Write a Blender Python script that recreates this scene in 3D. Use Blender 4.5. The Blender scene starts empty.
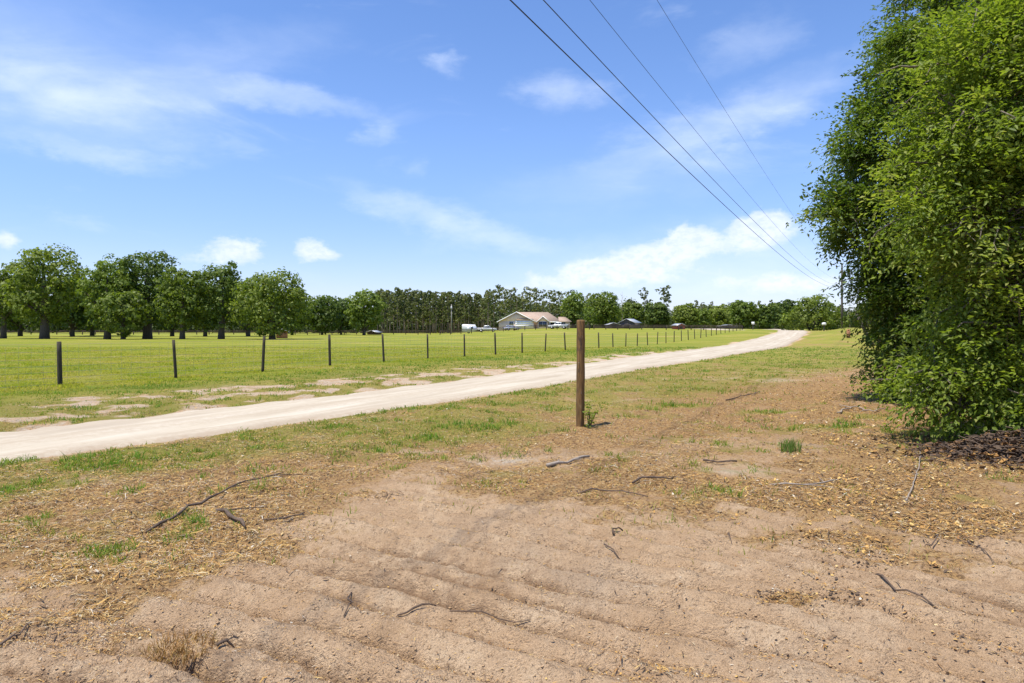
import bpy, math, random
import numpy as np

rng = np.random.default_rng(7)
random.seed(7)
SC = bpy.context.scene
COL = SC.collection
PI = math.pi
F_PX, HOR, CAMH = 682.67, 329.5, 1.5

# ------------------------------------------------------------------ noise
def _hash(ix, iy, seed):
    h = (ix.astype(np.int64) * 374761393 + iy.astype(np.int64) * 668265263 + seed * 1442695041) & 0xffffffff
    h = ((h ^ (h >> 13)) * 1274126177) & 0xffffffff
    h = h ^ (h >> 16)
    return (h & 0xffffff) / float(0xffffff)

def vnoise(x, y, seed=0):
    x = np.asarray(x, float); y = np.asarray(y, float)
    ix = np.floor(x); iy = np.floor(y)
    fx = x - ix; fy = y - iy
    fx = fx * fx * fx * (fx * (fx * 6 - 15) + 10); fy = fy * fy * fy * (fy * (fy * 6 - 15) + 10)
    a = _hash(ix, iy, seed); b = _hash(ix + 1, iy, seed)
    c = _hash(ix, iy + 1, seed); d = _hash(ix + 1, iy + 1, seed)
    return (a * (1 - fx) + b * fx) * (1 - fy) + (c * (1 - fx) + d * fx) * fy

def fbm(x, y, seed=0, oct=4):
    s = 0; a = .5; t = 0
    for o in range(oct):
        s = s + a * vnoise(x * 2 ** o + 17.3 * o, y * 2 ** o - 9.1 * o, seed + o)
        t += a; a *= .5
    return s / t

def sst(a, b, x):
    t = np.clip((np.asarray(x, float) - a) / (b - a), 0, 1)
    return t * t * (3 - 2 * t)

# ------------------------------------------------------------------ ground shape
DU = np.array([0.4613, 0.8872])              # direction of the lane and of the wire fence

def uv(X, Y):
    X = np.asarray(X, float); Y = np.asarray(Y, float)
    return X * DU[0] + Y * DU[1], (X + 21.5) * DU[1] - Y * DU[0]

def xy(u, v):
    X = u * DU[0] + v * DU[1]; Y = u * DU[1] - v * DU[0]
    return X - 21.5 * DU[1] * DU[1], Y + 21.5 * DU[1] * DU[0]

def lot_edge(X):
    return np.interp(X, [-9, -5, -2.84, -2.1, -1.6, -1.2, .1, 1.5, 3.3, 8, 14],
                     [2.6, 3.3, 3.75, 3.8, 5.0, 5.9, 6.1, 5.15, 4.3, 3.5, 3.0])

def sand_mask(X, Y):
    n = (fbm(X * .9, Y * .9, 31) - .5) * 2.4 + (fbm(X * 4, Y * 4, 35) - .5) * 1.2
    return 1 - sst(-1.2, 1.3, Y - lot_edge(X) + n)

def road_far(u):
    return np.interp(u, [-40, 5, 14, 28, 56, 79, 110, 135, 170, 300], [7.4, 7.7, 8.2, 8.1, 7.2, 6.8, 7.0, 4.5, -9, -86])

def road_near(u):
    return np.interp(u, [-40, 4, 8, 14, 24, 34, 66, 80, 110, 140, 175, 300], [9.6, 10.2, 10.7, 11.25, 11.4, 11.8, 12.4, 12.0, 11.3, 8.6, -4.5, -81])

def zbase(X, Y):
    X = np.asarray(X, float); Y = np.asarray(Y, float)
    u, v = uv(X, Y)
    side = sst(-.12, .06, X / np.maximum(Y, 1.0))
    z = 1.3 * sst(68, 125, Y + .6 * np.clip(v, -20, 20)) * side
    z = z + .55 * sst(12.5, 16.5, v) * sst(55, 108, Y) * (1 - sst(40, 90, v))
    z = z + .35 * sst(2, 5, u * 0 + np.clip(6 - np.abs(v - 2), 0, 6)) * sst(85, 115, Y) * sst(5, 30, X) * .6
    z = z + .55 * sst(170, 206, Y) * side * (1 - sst(45, 90, np.abs(X - 7)))
    z = z + (fbm(X * .05, Y * .05, 5) - .5) * .25 * sst(14, 40, np.abs(Y) + np.abs(X) * .3)
    # the lane lies a little lower than its verges
    rf, rn = road_far(u), road_near(u)
    inside = sst(rf - 1.0, rf + .3, v) * (1 - sst(rn - .3, rn + .9, v))
    z = z - .06 * inside * (1 - sst(40, 80, u))
    return z

def cusp(R, ang):
    """0 in the sharp bottom of a wheel furrow, 1 on its rounded shoulder"""
    ph = R * 3.3 + (vnoise(R * .8, ang * .8, 50) - .5) * 1.5
    return np.abs(np.sin(PI * ph)) ** .6

def ridge(R, ang):
    a = .65 + .65 * vnoise(R * 1.3, ang * .8, 54)
    return (cusp(R, ang) - .7) * .10 * a + (np.abs(np.sin(PI * R * 8.3)) - .6) * .024 * vnoise(R * 2, ang * 2, 58) + (vnoise(R * 1.2, ang * .8, 56) - .5) * .05 + (vnoise(R * 6.5, ang * 1.6, 51) - .5) * .030 \
        + (vnoise(R * 13, ang * 4, 52) - .5) * .016

def polar(X, Y):
    """across / along coordinates of the sweep of wheel ruts over the sand"""
    X = np.asarray(X, float); Y = np.asarray(Y, float)
    wx = (fbm(X * .6, Y * .6, 40) - .5) * .42
    q = np.clip((X - .2) / .5, -30, 30)
    m = .42 + .5 / (1 + np.exp(-q))
    R = (Y + .42 * X + .25 * np.log1p(np.exp(q))) / 1.22 + wx
    return R, (X - .55 * Y) * .45

def zrough(X, Y):
    u, v = uv(X, Y)
    near = 1 - sst(16, 34, Y)
    rf, rn = road_far(u), road_near(u)
    off = 1 - sst(rf - .5, rf + .1, v) * (1 - sst(rn - .1, rn + .6, v))
    s = sand_mask(X, Y)
    R, ang = polar(X, Y)
    rid = ridge(R, ang)
    lug = np.abs(((ang * 20 + R * 2) % 1) - .5) * .014 * sst(.5, .62, vnoise(R * 1.4, ang * .7, 53))
    z = s * (rid + lug)
    lump = (fbm(X * 1.3, Y * 1.3, 60) - .5) * .10 + (fbm(X * 5, Y * 5, 61, 3) - .5) * .045 + (vnoise(X * 16, Y * 16, 62) - .5) * .012
    z = z + (lump * (1 - .62 * s)) * off
    z = z + (fbm(X * 6, Y * 6, 63, 2) - .5) * .026 * s + (vnoise(X * 17, Y * 17, 64) - .5) * .016 + (np.abs(vnoise(X * 30, Y * 30, 65) - .5)) * .016
    return z * near

def zf(X, Y):
    return zbase(X, Y) + zrough(X, Y)

def ground_at(px, py):
    """world point where the photograph's ray meets the ground"""
    dx = (px - 512) / F_PX; dz = (HOR - py) / F_PX
    Y = CAMH / max(-dz, .004)
    for _ in range(12):
        z = float(zbase(dx * Y, Y))
        Y = .5 * Y + .5 * (CAMH - z) / max(-dz, .004)
    return dx * Y, Y

# ------------------------------------------------------------------ mesh helpers
def link(o, parent=None):
    COL.objects.link(o)
    if parent is not None: o.parent = parent
    return o

def mesh_np(name, V, faces, mats, parent=None, attrs=None, smooth=False, matidx=None):
    """faces: list of int arrays, each (m,3) or (m,4)"""
    V = np.asarray(V, np.float32)
    me = bpy.data.meshes.new(name)
    me.vertices.add(len(V)); me.vertices.foreach_set('co', V.ravel())
    faces = [np.asarray(f, np.int32) for f in faces if len(f)]
    loops = np.concatenate([f.ravel() for f in faces])
    tot = np.concatenate([np.full(len(f), f.shape[1], np.int32) for f in faces])
    st = np.concatenate([[0], np.cumsum(tot)[:-1]]).astype(np.int32)
    me.loops.add(len(loops)); me.loops.foreach_set('vertex_index', loops)
    me.polygons.add(len(tot)); me.polygons.foreach_set('loop_start', st); me.polygons.foreach_set('loop_total', tot)
    if not isinstance(mats, (list, tuple)): mats = [mats]
    for m in mats: me.materials.append(m)
    if matidx is not None: me.polygons.foreach_set('material_index', np.asarray(matidx, np.int32))
    me.update(calc_edges=True)
    if smooth: me.polygons.foreach_set('use_smooth', np.ones(len(tot), bool))
    for k, (dom, arr) in (attrs or {}).items():
        arr = np.asarray(arr, np.float32)
        if arr.ndim == 2:
            a = me.attributes.new(k, 'FLOAT_COLOR', dom)
            a.data.foreach_set('color', np.concatenate([arr, np.ones((len(arr), 1), np.float32)], 1).ravel())
        else:
            a = me.attributes.new(k, 'FLOAT', dom); a.data.foreach_set('value', arr)
    me.validate()
    return link(bpy.data.objects.new(name, me), parent)

class MB:
    """collects simple shapes for one mesh"""
    def __init__(s): s.v = []; s.q = []; s.t = []; s.n = 0
    def add(s, V, Q=None, T=None):
        V = np.asarray(V, float).reshape(-1, 3)
        if Q is not None and len(Q): s.q.append(np.asarray(Q, int) + s.n)
        if T is not None and len(T): s.t.append(np.asarray(T, int) + s.n)
        s.v.append(V); s.n += len(V); return s
    def box(s, x0, x1, y0, y1, z0, z1):
        V = [(x, y, z) for z in (z0, z1) for y in (y0, y1) for x in (x0, x1)]
        return s.add(V, [(0, 2, 3, 1), (4, 5, 7, 6), (0, 1, 5, 4), (2, 6, 7, 3), (0, 4, 6, 2), (1, 3, 7, 5)])
    def prism(s, prof, y0, y1, inset=None):
        """side profile [(x,z)..] counter-clockwise extruded along y (fan caps; convex enough)"""
        n = len(prof)
        V = [(x, y0, z) for x, z in prof] + [(x, y1, z) for x, z in prof]
        c = np.mean(np.array(prof), 0)
        V += [(c[0], y0, c[1]), (c[0], y1, c[1])]
        Q = [(i, (i + 1) % n, n + (i + 1) % n, n + i) for i in range(n)]
        T = [((i + 1) % n, i, 2 * n) for i in range(n)] + [(n + i, n + (i + 1) % n, 2 * n + 1) for i in range(n)]
        return s.add(V, Q, T)
    def quad(s, a, b, c, d, th=.06):
        a, b, c, d = map(lambda p: np.array(p, float), (a, b, c, d))
        nrm = np.cross(b - a, d - a); nrm /= np.linalg.norm(nrm)
        V = [a, b, c, d] + [p + nrm * th for p in (a, b, c, d)]
        return s.add(V, [(3, 2, 1, 0), (4, 5, 6, 7), (0, 1, 5, 4), (1, 2, 6, 5), (2, 3, 7, 6), (3, 0, 4, 7)])
    def tri(s, a, b, c, th=.06):
        a, b, c = map(lambda p: np.array(p, float), (a, b, c))
        nrm = np.cross(b - a, c - a); nrm /= np.linalg.norm(nrm)
        V = [a, b, c] + [p + nrm * th for p in (a, b, c)]
        return s.add(V, [(0, 1, 4, 3), (1, 2, 5, 4), (2, 0, 3, 5)], [(2, 1, 0), (3, 4, 5)])
    def tube(s, P, R, n=7, cap=True, jit=0.):
        P = np.asarray(P, float); k = len(P)
        R = np.broadcast_to(np.asarray(R, float), (k,))
        T = np.gradient(P, axis=0); T /= np.linalg.norm(T, axis=1)[:, None] + 1e-9
        ref = np.array([0, 0, 1.]) if abs(T[:, 2]).mean() < .8 else np.array([1., 0, 0])
        A = np.cross(T, ref); A /= np.linalg.norm(A, axis=1)[:, None] + 1e-9
        B = np.cross(T, A)
        th = np.arange(n) * 2 * PI / n
        rr = R[:, None] * (1 + (rng.random((k, n)) - .5) * jit)
        V = P[:, None, :] + rr[..., None] * (np.cos(th)[None, :, None] * A[:, None, :] + np.sin(th)[None, :, None] * B[:, None, :])
        V = V.reshape(-1, 3)
        Q = []
        for i in range(k - 1):
            for j in range(n):
                Q.append((i * n + j, (i + 1) * n + j, (i + 1) * n + (j + 1) % n, i * n + (j + 1) % n))
        Tt = []
        if cap:
            V = np.concatenate([V, P[:1], P[-1:]])
            c0, c1 = k * n, k * n + 1
            for j in range(n):
                Tt.append((c0, j, (j + 1) % n)); Tt.append((c1, (k - 1) * n + (j + 1) % n, (k - 1) * n + j))
        return s.add(V, Q, Tt)
    def build(s, name, mat, parent=None, smooth=False, attrs=None):
        fs = []
        if s.q: fs.append(np.concatenate(s.q))
        if s.t: fs.append(np.concatenate(s.t))
        return mesh_np(name, np.concatenate(s.v), fs, mat, parent, attrs, smooth)

def tag(o, label=None, cat=None, group=None, kind=None):
    if label: o['label'] = label
    if cat: o['category'] = cat
    if group: o['group'] = group
    if kind: o['kind'] = kind
    return o

def empty(name, loc, rz=0):
    o = bpy.data.objects.new(name, None); o.empty_display_size = .3
    o.location = loc; o.rotation_euler = (0, 0, rz)
    return link(o)

def copy_tree(o, parent=None):
    c = o.copy(); COL.objects.link(c)
    if parent is not None: c.parent = parent
    for ch in o.children: copy_tree(ch, c)
    return c

# ------------------------------------------------------------------ materials
class NT:
    def __init__(s, tree): s.t = tree; s.l = tree.links
    def n(s, typ, **kw):
        nd = s.t.nodes.new(typ)
        for k, v in kw.items():
            if k.startswith('i_'):
                nd.inputs[int(k[2:])].default_value = v
            else: setattr(nd, k, v)
        return nd
    def lk(s, a, b): s.l.new(a, b)
    def math(s, op, a, b=None, c=None, clamp=False):
        nd = s.t.nodes.new('ShaderNodeMath'); nd.operation = op; nd.use_clamp = clamp
        for i, x in enumerate((a, b, c)):
            if x is None: continue
            if isinstance(x, (int, float)): nd.inputs[i].default_value = x
            else: s.l.new(x, nd.inputs[i])
        return nd.outputs[0]
    def mapr(s, x, a, b, c=0., d=1., smooth=True):
        nd = s.t.nodes.new('ShaderNodeMapRange'); nd.interpolation_type = 'SMOOTHSTEP' if smooth else 'LINEAR'
        s.l.new(x, nd.inputs[0])
        for i, val in enumerate((a, b, c, d)): nd.inputs[1 + i].default_value = val
        return nd.outputs[0]
    def mix(s, f, a, b, typ='MIX'):
        nd = s.t.nodes.new('ShaderNodeMix'); nd.data_type = 'RGBA'; nd.blend_type = typ
        for sock, x in ((nd.inputs[0], f), (nd.inputs[6], a), (nd.inputs[7], b)):
            if isinstance(x, (int, float)): sock.default_value = x
            elif isinstance(x, tuple): sock.default_value = (*x, 1) if len(x) == 3 else x
            else: s.l.new(x, sock)
        return nd.outputs[2]
    def noise(s, vec, scale, detail=4, rough=.55, dist=0.):
        nd = s.t.nodes.new('ShaderNodeTexNoise')
        nd.inputs['Scale'].default_value = scale; nd.inputs['Detail'].default_value = detail
        nd.inputs['Roughness'].default_value = rough; nd.inputs['Distortion'].default_value = dist
        if vec is not None: s.l.new(vec, nd.inputs['Vector'])
        return nd.outputs['Fac']
    def ramp(s, x, stops):
        nd = s.t.nodes.new('ShaderNodeValToRGB'); e = nd.color_ramp.elements
        while len(e) < len(stops): e.new(.5)
        for el, (p, c) in zip(e, stops): el.position = p; el.color = (*c, 1)
        s.l.new(x, nd.inputs[0]); return nd.outputs[0]

def new_mat(name):
    m = bpy.data.materials.new(name); m.use_nodes = True
    t = NT(m.node_tree); b = m.node_tree.nodes['Principled BSDF']
    return m, t, b

def simple(name, col, rough=.7, var=.15, scale=6., metal=0., bump=0., spec=.4, stretch=None):
    m, t, b = new_mat(name)
    tc = t.n('ShaderNodeTexCoord').outputs['Object']
    if stretch:
        mp = t.n('ShaderNodeMapping'); mp.inputs['Scale'].default_value = stretch; t.lk(tc, mp.inputs['Vector']); tc = mp.outputs[0]
    f = t.noise(tc, scale, 5, .6)
    lo = tuple(c * (1 - var) for c in col); hi = tuple(min(1, c * (1 + var)) for c in col)
    t.lk(t.ramp(f, [(.3, lo), (.7, hi)]), b.inputs['Base Color'])
    b.inputs['Roughness'].default_value = rough; b.inputs['Metallic'].default_value = metal
    b.inputs['Specular IOR Level'].default_value = spec
    if bump:
        bp = t.n('ShaderNodeBump'); bp.inputs['Strength'].default_value = bump; bp.inputs['Distance'].default_value = .02
        t.lk(f, bp.inputs['Height']); t.lk(bp.outputs[0], b.inputs['Normal'])
    return m

def leafy(name, stops, trans=.35, rough=.55, objvar=.0, spec=.3):
    """leaf material: colour picked per leaf by the 'rnd' attribute, with light passing through"""
    m, t, b = new_mat(name)
    at = t.n('ShaderNodeAttribute'); at.attribute_name = 'rnd'
    x = at.outputs['Fac']
    if objvar:
        oi = t.n('ShaderNodeObjectInfo').outputs['Random']
        x = t.math('ADD', x, t.math('MULTIPLY', t.math('SUBTRACT', oi, .5), objvar), clamp=True)
    c = t.ramp(x, stops)
    t.lk(c, b.inputs['Base Color']); b.inputs['Roughness'].default_value = rough
    b.inputs['Specular IOR Level'].default_value = spec
    tr = t.n('ShaderNodeBsdfTranslucent')
    c2 = t.mix(.55, c, (.30, .38, .03))
    c3 = t.mix(1., c, (1.25, 1.35, .6), 'MULTIPLY')
    t.lk(c3, tr.inputs[0])
    mx = t.n('ShaderNodeMixShader'); mx.inputs[0].default_value = trans
    t.lk(b.outputs[0], mx.inputs[1]); t.lk(tr.outputs[0], mx.inputs[2])
    out = [n for n in t.t.nodes if n.type == 'OUTPUT_MATERIAL'][0]
    t.lk(mx.outputs[0], out.inputs['Surface'])
    return m

M = {}
M['oak'] = leafy('oak_leaf', [(0, (.055, .088, .014)), (.45, (.145, .195, .026)), (.8, (.22, .27, .040)), (1, (.27, .30, .06))], .42, objvar=.35)
M['oak_dark'] = leafy('dark_leaf', [(0, (.042, .070, .014)), (.5, (.095, .146, .024)), (1, (.18, .225, .042))], .38, objvar=.3)
M['lime'] = leafy('pale_leaf', [(0, (.09, .14, .022)), (.5, (.165, .225, .034)), (1, (.25, .30, .06))], .42, objvar=.2)
M['pine'] = leafy('pine_needles', [(0, (.075, .095, .034)), (.5, (.145, .170, .054)), (1, (.24, .24, .085))], .35, objvar=.4)
M['woods'] = leafy('far_foliage', [(0, (.045, .066, .022)), (.5, (.085, .112, .034)), (1, (.14, .165, .05))], .3)
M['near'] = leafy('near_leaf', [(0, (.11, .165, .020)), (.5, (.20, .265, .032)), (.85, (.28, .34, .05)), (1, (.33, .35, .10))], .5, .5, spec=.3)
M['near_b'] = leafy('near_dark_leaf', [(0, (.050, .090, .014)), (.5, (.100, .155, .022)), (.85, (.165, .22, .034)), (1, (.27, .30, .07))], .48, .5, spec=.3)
M['grass'] = leafy('grass_blade', [(0, (.44, .32, .13)), (.3, (.36, .30, .085)), (.5, (.27, .28, .05)), (.75, (.18, .26, .035)), (1, (.12, .24, .035))], .4, .7, spec=.1)
M['field'] = leafy('pasture_blade', [(0, (.46, .38, .11)), (.25, (.40, .37, .06)), (.7, (.33, .345, .042)), (1, (.24, .30, .032))], .5, .7, spec=.1)
M['tuft'] = leafy('tuft_blade', [(0, (.10, .17, .03)), (1, (.17, .25, .05))], .3, .5)
M['straw'] = leafy('straw_blade', [(0, (.22, .11, .04)), (.5, (.42, .24, .09)), (1, (.52, .37, .18))], .25, .8)
M['bark'] = simple('bark', (.10, .082, .065), .95, .4, 5, bump=.6, stretch=(3, 3, .6))
M['pine_bark'] = simple('pine_bark', (.17, .135, .10), .95, .35, 4, stretch=(3, 3, .5))
M['near_bark'] = simple('near_bark', (.16, .13, .10), .9, .35, 14, bump=.5, stretch=(2, 2, .5))
M['stick'] = simple('dead_stick', (.11, .075, .052), .9, .45, 18, bump=.4)
M['stick_pale'] = simple('pale_stick', (.30, .25, .20), .9, .3, 18, bump=.4)
M['line_post'] = simple('fence_post_wood', (.058, .048, .030), .9, .4, 7, bump=.4, stretch=(5, 5, .6))
M['wire'] = simple('galvanised_wire', (.30, .30, .29), .45, .1, 3, metal=.6)
M['cable'] = simple('power_cable', (.022, .022, .026), .55, .1, 2)
M['pole'] = simple('pole_wood', (.10, .085, .072), .9, .3, 3, stretch=(4, 4, .3))
M['rail'] = simple('rail_wood', (.085, .06, .045), .9, .3, 2)
M['wall'] = simple('stucco_wall', (.80, .62, .46), .9, .06, 1.2)
M['roof'] = simple('shingle_roof', (.40, .295, .22), .9, .18, 2.2)
M['trim'] = simple('white_trim', (.86, .85, .83), .6, .04, 2)
M['glass'] = simple('window_glass', (.035, .05, .075), .12, .1, 1, spec=.7)
M['dark'] = simple('dark_interior', (.03, .027, .026), .9, .2, 2)
M['white_paint'] = simple('white_paint', (.78, .79, .82), .25, .03, 1, spec=.6)
M['silver_paint'] = simple('silver_paint', (.52, .54, .60), .25, .05, 1, metal=.3, spec=.6)
M['red_paint'] = simple('red_paint', (.36, .055, .03), .5, .15, 2)
M['tyre'] = simple('tyre_rubber', (.02, .02, .02), .85, .1, 4)
M['rim'] = simple('wheel_rim', (.45, .45, .46), .35, .05, 3, metal=.7)
M['chrome'] = simple('dull_metal', (.30, .30, .31), .35, .1, 3, metal=.7)
M['tin'] = simple('tin_roof', (.42, .43, .44), .4, .08, 2, metal=.2)
M['barn'] = simple('barn_boards', (.085, .075, .075), .9, .3, 2, stretch=(4, 4, .3))
M['rust'] = simple('rusty_boards', (.36, .17, .085), .9, .25, 2)
M['lamp'] = simple('lamp_plastic', (.35, .06, .05), .4, .1, 3)
M['porcelain'] = simple('insulator', (.18, .16, .15), .3, .1, 3)

def treated_post():
    m, t, b = new_mat('treated_post_wood')
    tc = t.n('ShaderNodeTexCoord').outputs['Object']
    mp = t.n('ShaderNodeMapping'); mp.inputs['Scale'].default_value = (1, 1, .06); t.lk(tc, mp.inputs['Vector'])
    grain = t.noise(mp.outputs[0], 55, 6, .65)
    mp2 = t.n('ShaderNodeMapping'); mp2.inputs['Scale'].default_value = (1, 1, .45); t.lk(tc, mp2.inputs['Vector'])
    blot = t.noise(mp2.outputs[0], 9, 4, .6)
    c = t.ramp(grain, [(.28, (.032, .017, .007)), (.5, (.16, .084, .024)), (.75, (.30, .165, .052))])
    c = t.mix(t.mapr(blot, .52, .68), c, (.055, .034, .018))
    c = t.mix(t.math('MULTIPLY', t.mapr(blot, .40, .30), .45), c, (.30, .22, .10))
    t.lk(c, b.inputs['Base Color']); b.inputs['Roughness'].default_value = .85
    bp = t.n('ShaderNodeBump'); bp.inputs['Strength'].default_value = .6; bp.inputs['Distance'].default_value = .006
    t.lk(grain, bp.inputs['Height']); t.lk(bp.outputs[0], b.inputs['Normal'])
    return m
M['post'] = treated_post()

def litter_mat():
    m, t, b = new_mat('ground_litter')
    at = t.n('ShaderNodeAttribute'); at.attribute_name = 'rnd'
    c = t.ramp(at.outputs['Fac'], [(0, (.045, .032, .024)), (.18, (.11, .075, .05)), (.36, (.26, .135, .052)),
                                   (.6, (.47, .27, .080)), (.8, (.56, .38, .13)), (.93, (.50, .42, .27)), (1, (.56, .49, .38))])
    t.lk(c, b.inputs['Base Color']); b.inputs['Roughness'].default_value = .9
    b.inputs['Specular IOR Level'].default_value = .2
    return m
M['litter'] = litter_mat()

def ground_mat():
    m, t, b = new_mat('sandy_ground')
    geo = t.n('ShaderNodeNewGeometry').outputs['Position']
    at = t.n('ShaderNodeAttribute'); at.attribute_name = 'zone'
    sep = t.n('ShaderNodeSeparateColor'); t.lk(at.outputs['Color'], sep.inputs[0])
    G, L, S = sep.outputs[0], sep.outputs[1], sep.outputs[2]
    at2 = t.n('ShaderNodeAttribute'); at2.attribute_name = 'pale'
    Pp = at2.outputs['Fac']
    n_big = t.noise(geo, .35, 5, .6); n_mid = t.noise(geo, 2.2, 6, .65); n_fine = t.noise(geo, 14, 6, .7); n_grain = t.noise(geo, 90, 3, .7)
    # damp, tan and greyish sand
    sand = t.ramp(n_mid, [(.34, (.465, .305, .172)), (.5, (.56, .385, .230)), (.66, (.63, .46, .29))])
    sand = t.mix(t.mapr(n_fine, .40, .68, 0, .5), sand, (.42, .28, .165))
    sand = t.mix(t.mapr(n_grain, .55, .64, 0, .45), sand, (.25, .16, .095))
    sand = t.mix(t.mapr(n_grain, .42, .30, 0, .4), sand, (.60, .46, .34))
    sand = t.mix(t.math('MULTIPLY', t.mapr(n_big, .52, .66), .5), sand, (.39, .30, .215))
    fleck = t.noise(geo, 38, 3, .6)
    sand = t.mix(t.math('MULTIPLY', t.mapr(fleck, .575, .62), t.mapr(n_mid, .35, .65, .10, .55)), sand, (.18, .11, .065))
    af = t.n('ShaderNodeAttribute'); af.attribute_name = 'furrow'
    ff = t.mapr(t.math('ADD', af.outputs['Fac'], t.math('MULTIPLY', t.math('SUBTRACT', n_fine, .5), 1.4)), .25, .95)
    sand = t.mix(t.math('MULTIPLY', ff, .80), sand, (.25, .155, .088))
    pale = t.ramp(n_fine, [(.35, (.46, .36, .25)), (.65, (.62, .53, .41))])
    sand = t.mix(t.math('MULTIPLY', Pp, t.mapr(t.math('ADD', n_mid, t.math('MULTIPLY', n_fine, .9)), .85, 1.05)), sand, pale)
    # matted straw, bark crumbs and dead grass
    straw = t.ramp(t.math('ADD', t.math('MULTIPLY', n_fine, .65), t.math('MULTIPLY', n_grain, .35)),
                   [(.34, (.125, .066, .028)), (.44, (.28, .150, .058)), (.54, (.42, .245, .090)), (.66, (.50, .345, .155))])
    lf = t.mapr(t.math('ADD', L, t.math('MULTIPLY', t.math('SUBTRACT', t.math('ADD', t.math('MULTIPLY', n_mid, .6), t.math('MULTIPLY', n_fine, .4)), .5), 1.6)), .38, .72)
    c = t.mix(t.math('MULTIPLY', lf, .85), sand, straw)
    c = t.mix(t.math('MULTIPLY', t.math('MULTIPLY', lf, t.mapr(fleck, .56, .60)), .7), c, (.085, .052, .03))
    c = t.mix(t.math('MULTIPLY', t.math('MULTIPLY', lf, t.mapr(fleck, .43, .39)), .6), c, (.52, .38, .19))
    # turf
    mp = t.n('ShaderNodeMapping'); mp.inputs['Scale'].default_value = (.05, .16, 1); t.lk(geo, mp.inputs['Vector'])
    streak = t.noise(mp.outputs[0], 1.6, 6, .62)
    turf = t.ramp(t.math('ADD', t.math('MULTIPLY', streak, .7), t.math('MULTIPLY', n_fine, .3)),
                  [(.36, (.150, .195, .022)), (.46, (.21, .235, .028)), (.54, (.285, .270, .040)), (.64, (.38, .30, .10))])
    turf = t.mix(t.mapr(n_grain, .4, .75, 0, .5), turf, (.115, .155, .022))
    turf = t.mix(t.math('MULTIPLY', S, t.mapr(t.math('ADD', t.math('MULTIPLY', n_mid, .6), t.math('MULTIPLY', n_fine, .4)), .36, .60, .05, .70)), turf, (.33, .235, .085))
    gf = t.mapr(t.math('ADD', G, t.math('MULTIPLY', t.math('SUBTRACT', t.math('ADD', t.math('MULTIPLY', n_mid, .6), t.math('MULTIPLY', n_fine, .4)), .5), 1.5)), .35, .68)
    c = t.mix(gf, c, turf)
    t.lk(c, b.inputs['Base Color'])
    b.inputs['Roughness'].default_value = .95; b.inputs['Specular IOR Level'].default_value = .1
    hgt = t.math('ADD', t.math('ADD', t.math('MULTIPLY', n_fine, .5), t.math('MULTIPLY', n_grain, .75)), t.math('MULTIPLY', fleck, .6))
    bp = t.n('ShaderNodeBump'); bp.inputs['Strength'].default_value = 1.; bp.inputs['Distance'].default_value = .04
    t.lk(hgt, bp.inputs['Height']); t.lk(bp.outputs[0], b.inputs['Normal'])
    return m
M['ground'] = ground_mat()

def road_mat():
    m, t, b = new_mat('sand_road')
    geo = t.n('ShaderNodeNewGeometry').outputs['Position']
    at = t.n('ShaderNodeAttribute'); at.attribute_name = 'across'
    vr = t.n('ShaderNodeVectorRotate'); vr.rotation_type = 'Z_AXIS'; vr.inputs['Angle'].default_value = -math.atan2(DU[1], DU[0])
    t.lk(geo, vr.inputs['Vector'])
    mp = t.n('ShaderNodeMapping'); mp.inputs['Scale'].default_value = (.12, 1.6, 1); t.lk(vr.outputs[0], mp.inputs['Vector'])
    st = t.noise(mp.outputs[0], 1.8, 6, .6); fine = t.noise(geo, 9, 6, .7); gr = t.noise(geo, 60, 3, .7)
    c = t.ramp(st, [(.34, (.385, .32, .24)), (.5, (.475, .41, .31)), (.66, (.535, .48, .385))])
    c = t.mix(t.mapr(fine, .5, .75, 0, .5), c, (.42, .35, .275))
    trk = t.mapr(t.math('ABSOLUTE', t.math('SUBTRACT', t.math('ABSOLUTE', at.outputs['Fac']), .42)), .08, .24)
    c = t.mix(t.math('MULTIPLY', trk, t.mapr(fine, .36, .6, .1, .55)), c, (.40, .325, .235))
    edge = t.mapr(t.math('ADD', t.math('ABSOLUTE', at.outputs['Fac']), t.math('MULTIPLY', t.math('SUBTRACT', fine, .5), .5)), .78, 1.05)
    c = t.mix(t.math('MULTIPLY', edge, .7), c, (.37, .285, .20))
    t.lk(c, b.inputs['Base Color']); b.inputs['Roughness'].default_value = .95; b.inputs['Specular IOR Level'].default_value = .1
    bp = t.n('ShaderNodeBump'); bp.inputs['Strength'].default_value = .5; bp.inputs['Distance'].default_value = .02
    t.lk(t.math('ADD', t.math('MULTIPLY', st, .8), t.math('MULTIPLY', t.math('ADD', fine, gr), .35)), bp.inputs['Height'])
    t.lk(bp.outputs[0], b.inputs['Normal'])
    return m
M['road'] = road_mat()

# ------------------------------------------------------------------ ground zones
GREEN = [(-.25, 10.6, 1.0, .5, .7), (-4.6, 7.6, 1.2, .4, .8), (-3.2, 8.5, .9, .4, .6), (4.9, 10.4, .9, .3, .75), (4.6, 12.4, .6, .35, .8),
         (5.9, 9.9, .7, .25, .7), (3.0, 11.0, .5, .3, .5), (-1.5, 9.4, .7, .3, .5), (2.1, 11.6, .8, .3, .45), (-2.5, 6.3, .4, .2, .4),
         (6.2, 11.8, .6, .5, .5), (3.3, 13.2, .9, .5, .6)]
PALE = [(-2.75, 9.5, .35, .25), (-1.15, 8.5, .5, .2), (-.2, 7.9, .5, .2), (1.9, 14.5, .9, .7), (6.4, 20.5, 1.2, 1.0), (7.6, 20, 1.0, .8), (4.3, 20.2, .9, .7),
        (2.4, 7.3, .3, .2), (-4.2, 6.6, .6, .25), (3.0, 18, .7, .6), (9.5, 24, 1.6, 1.2)]

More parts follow.
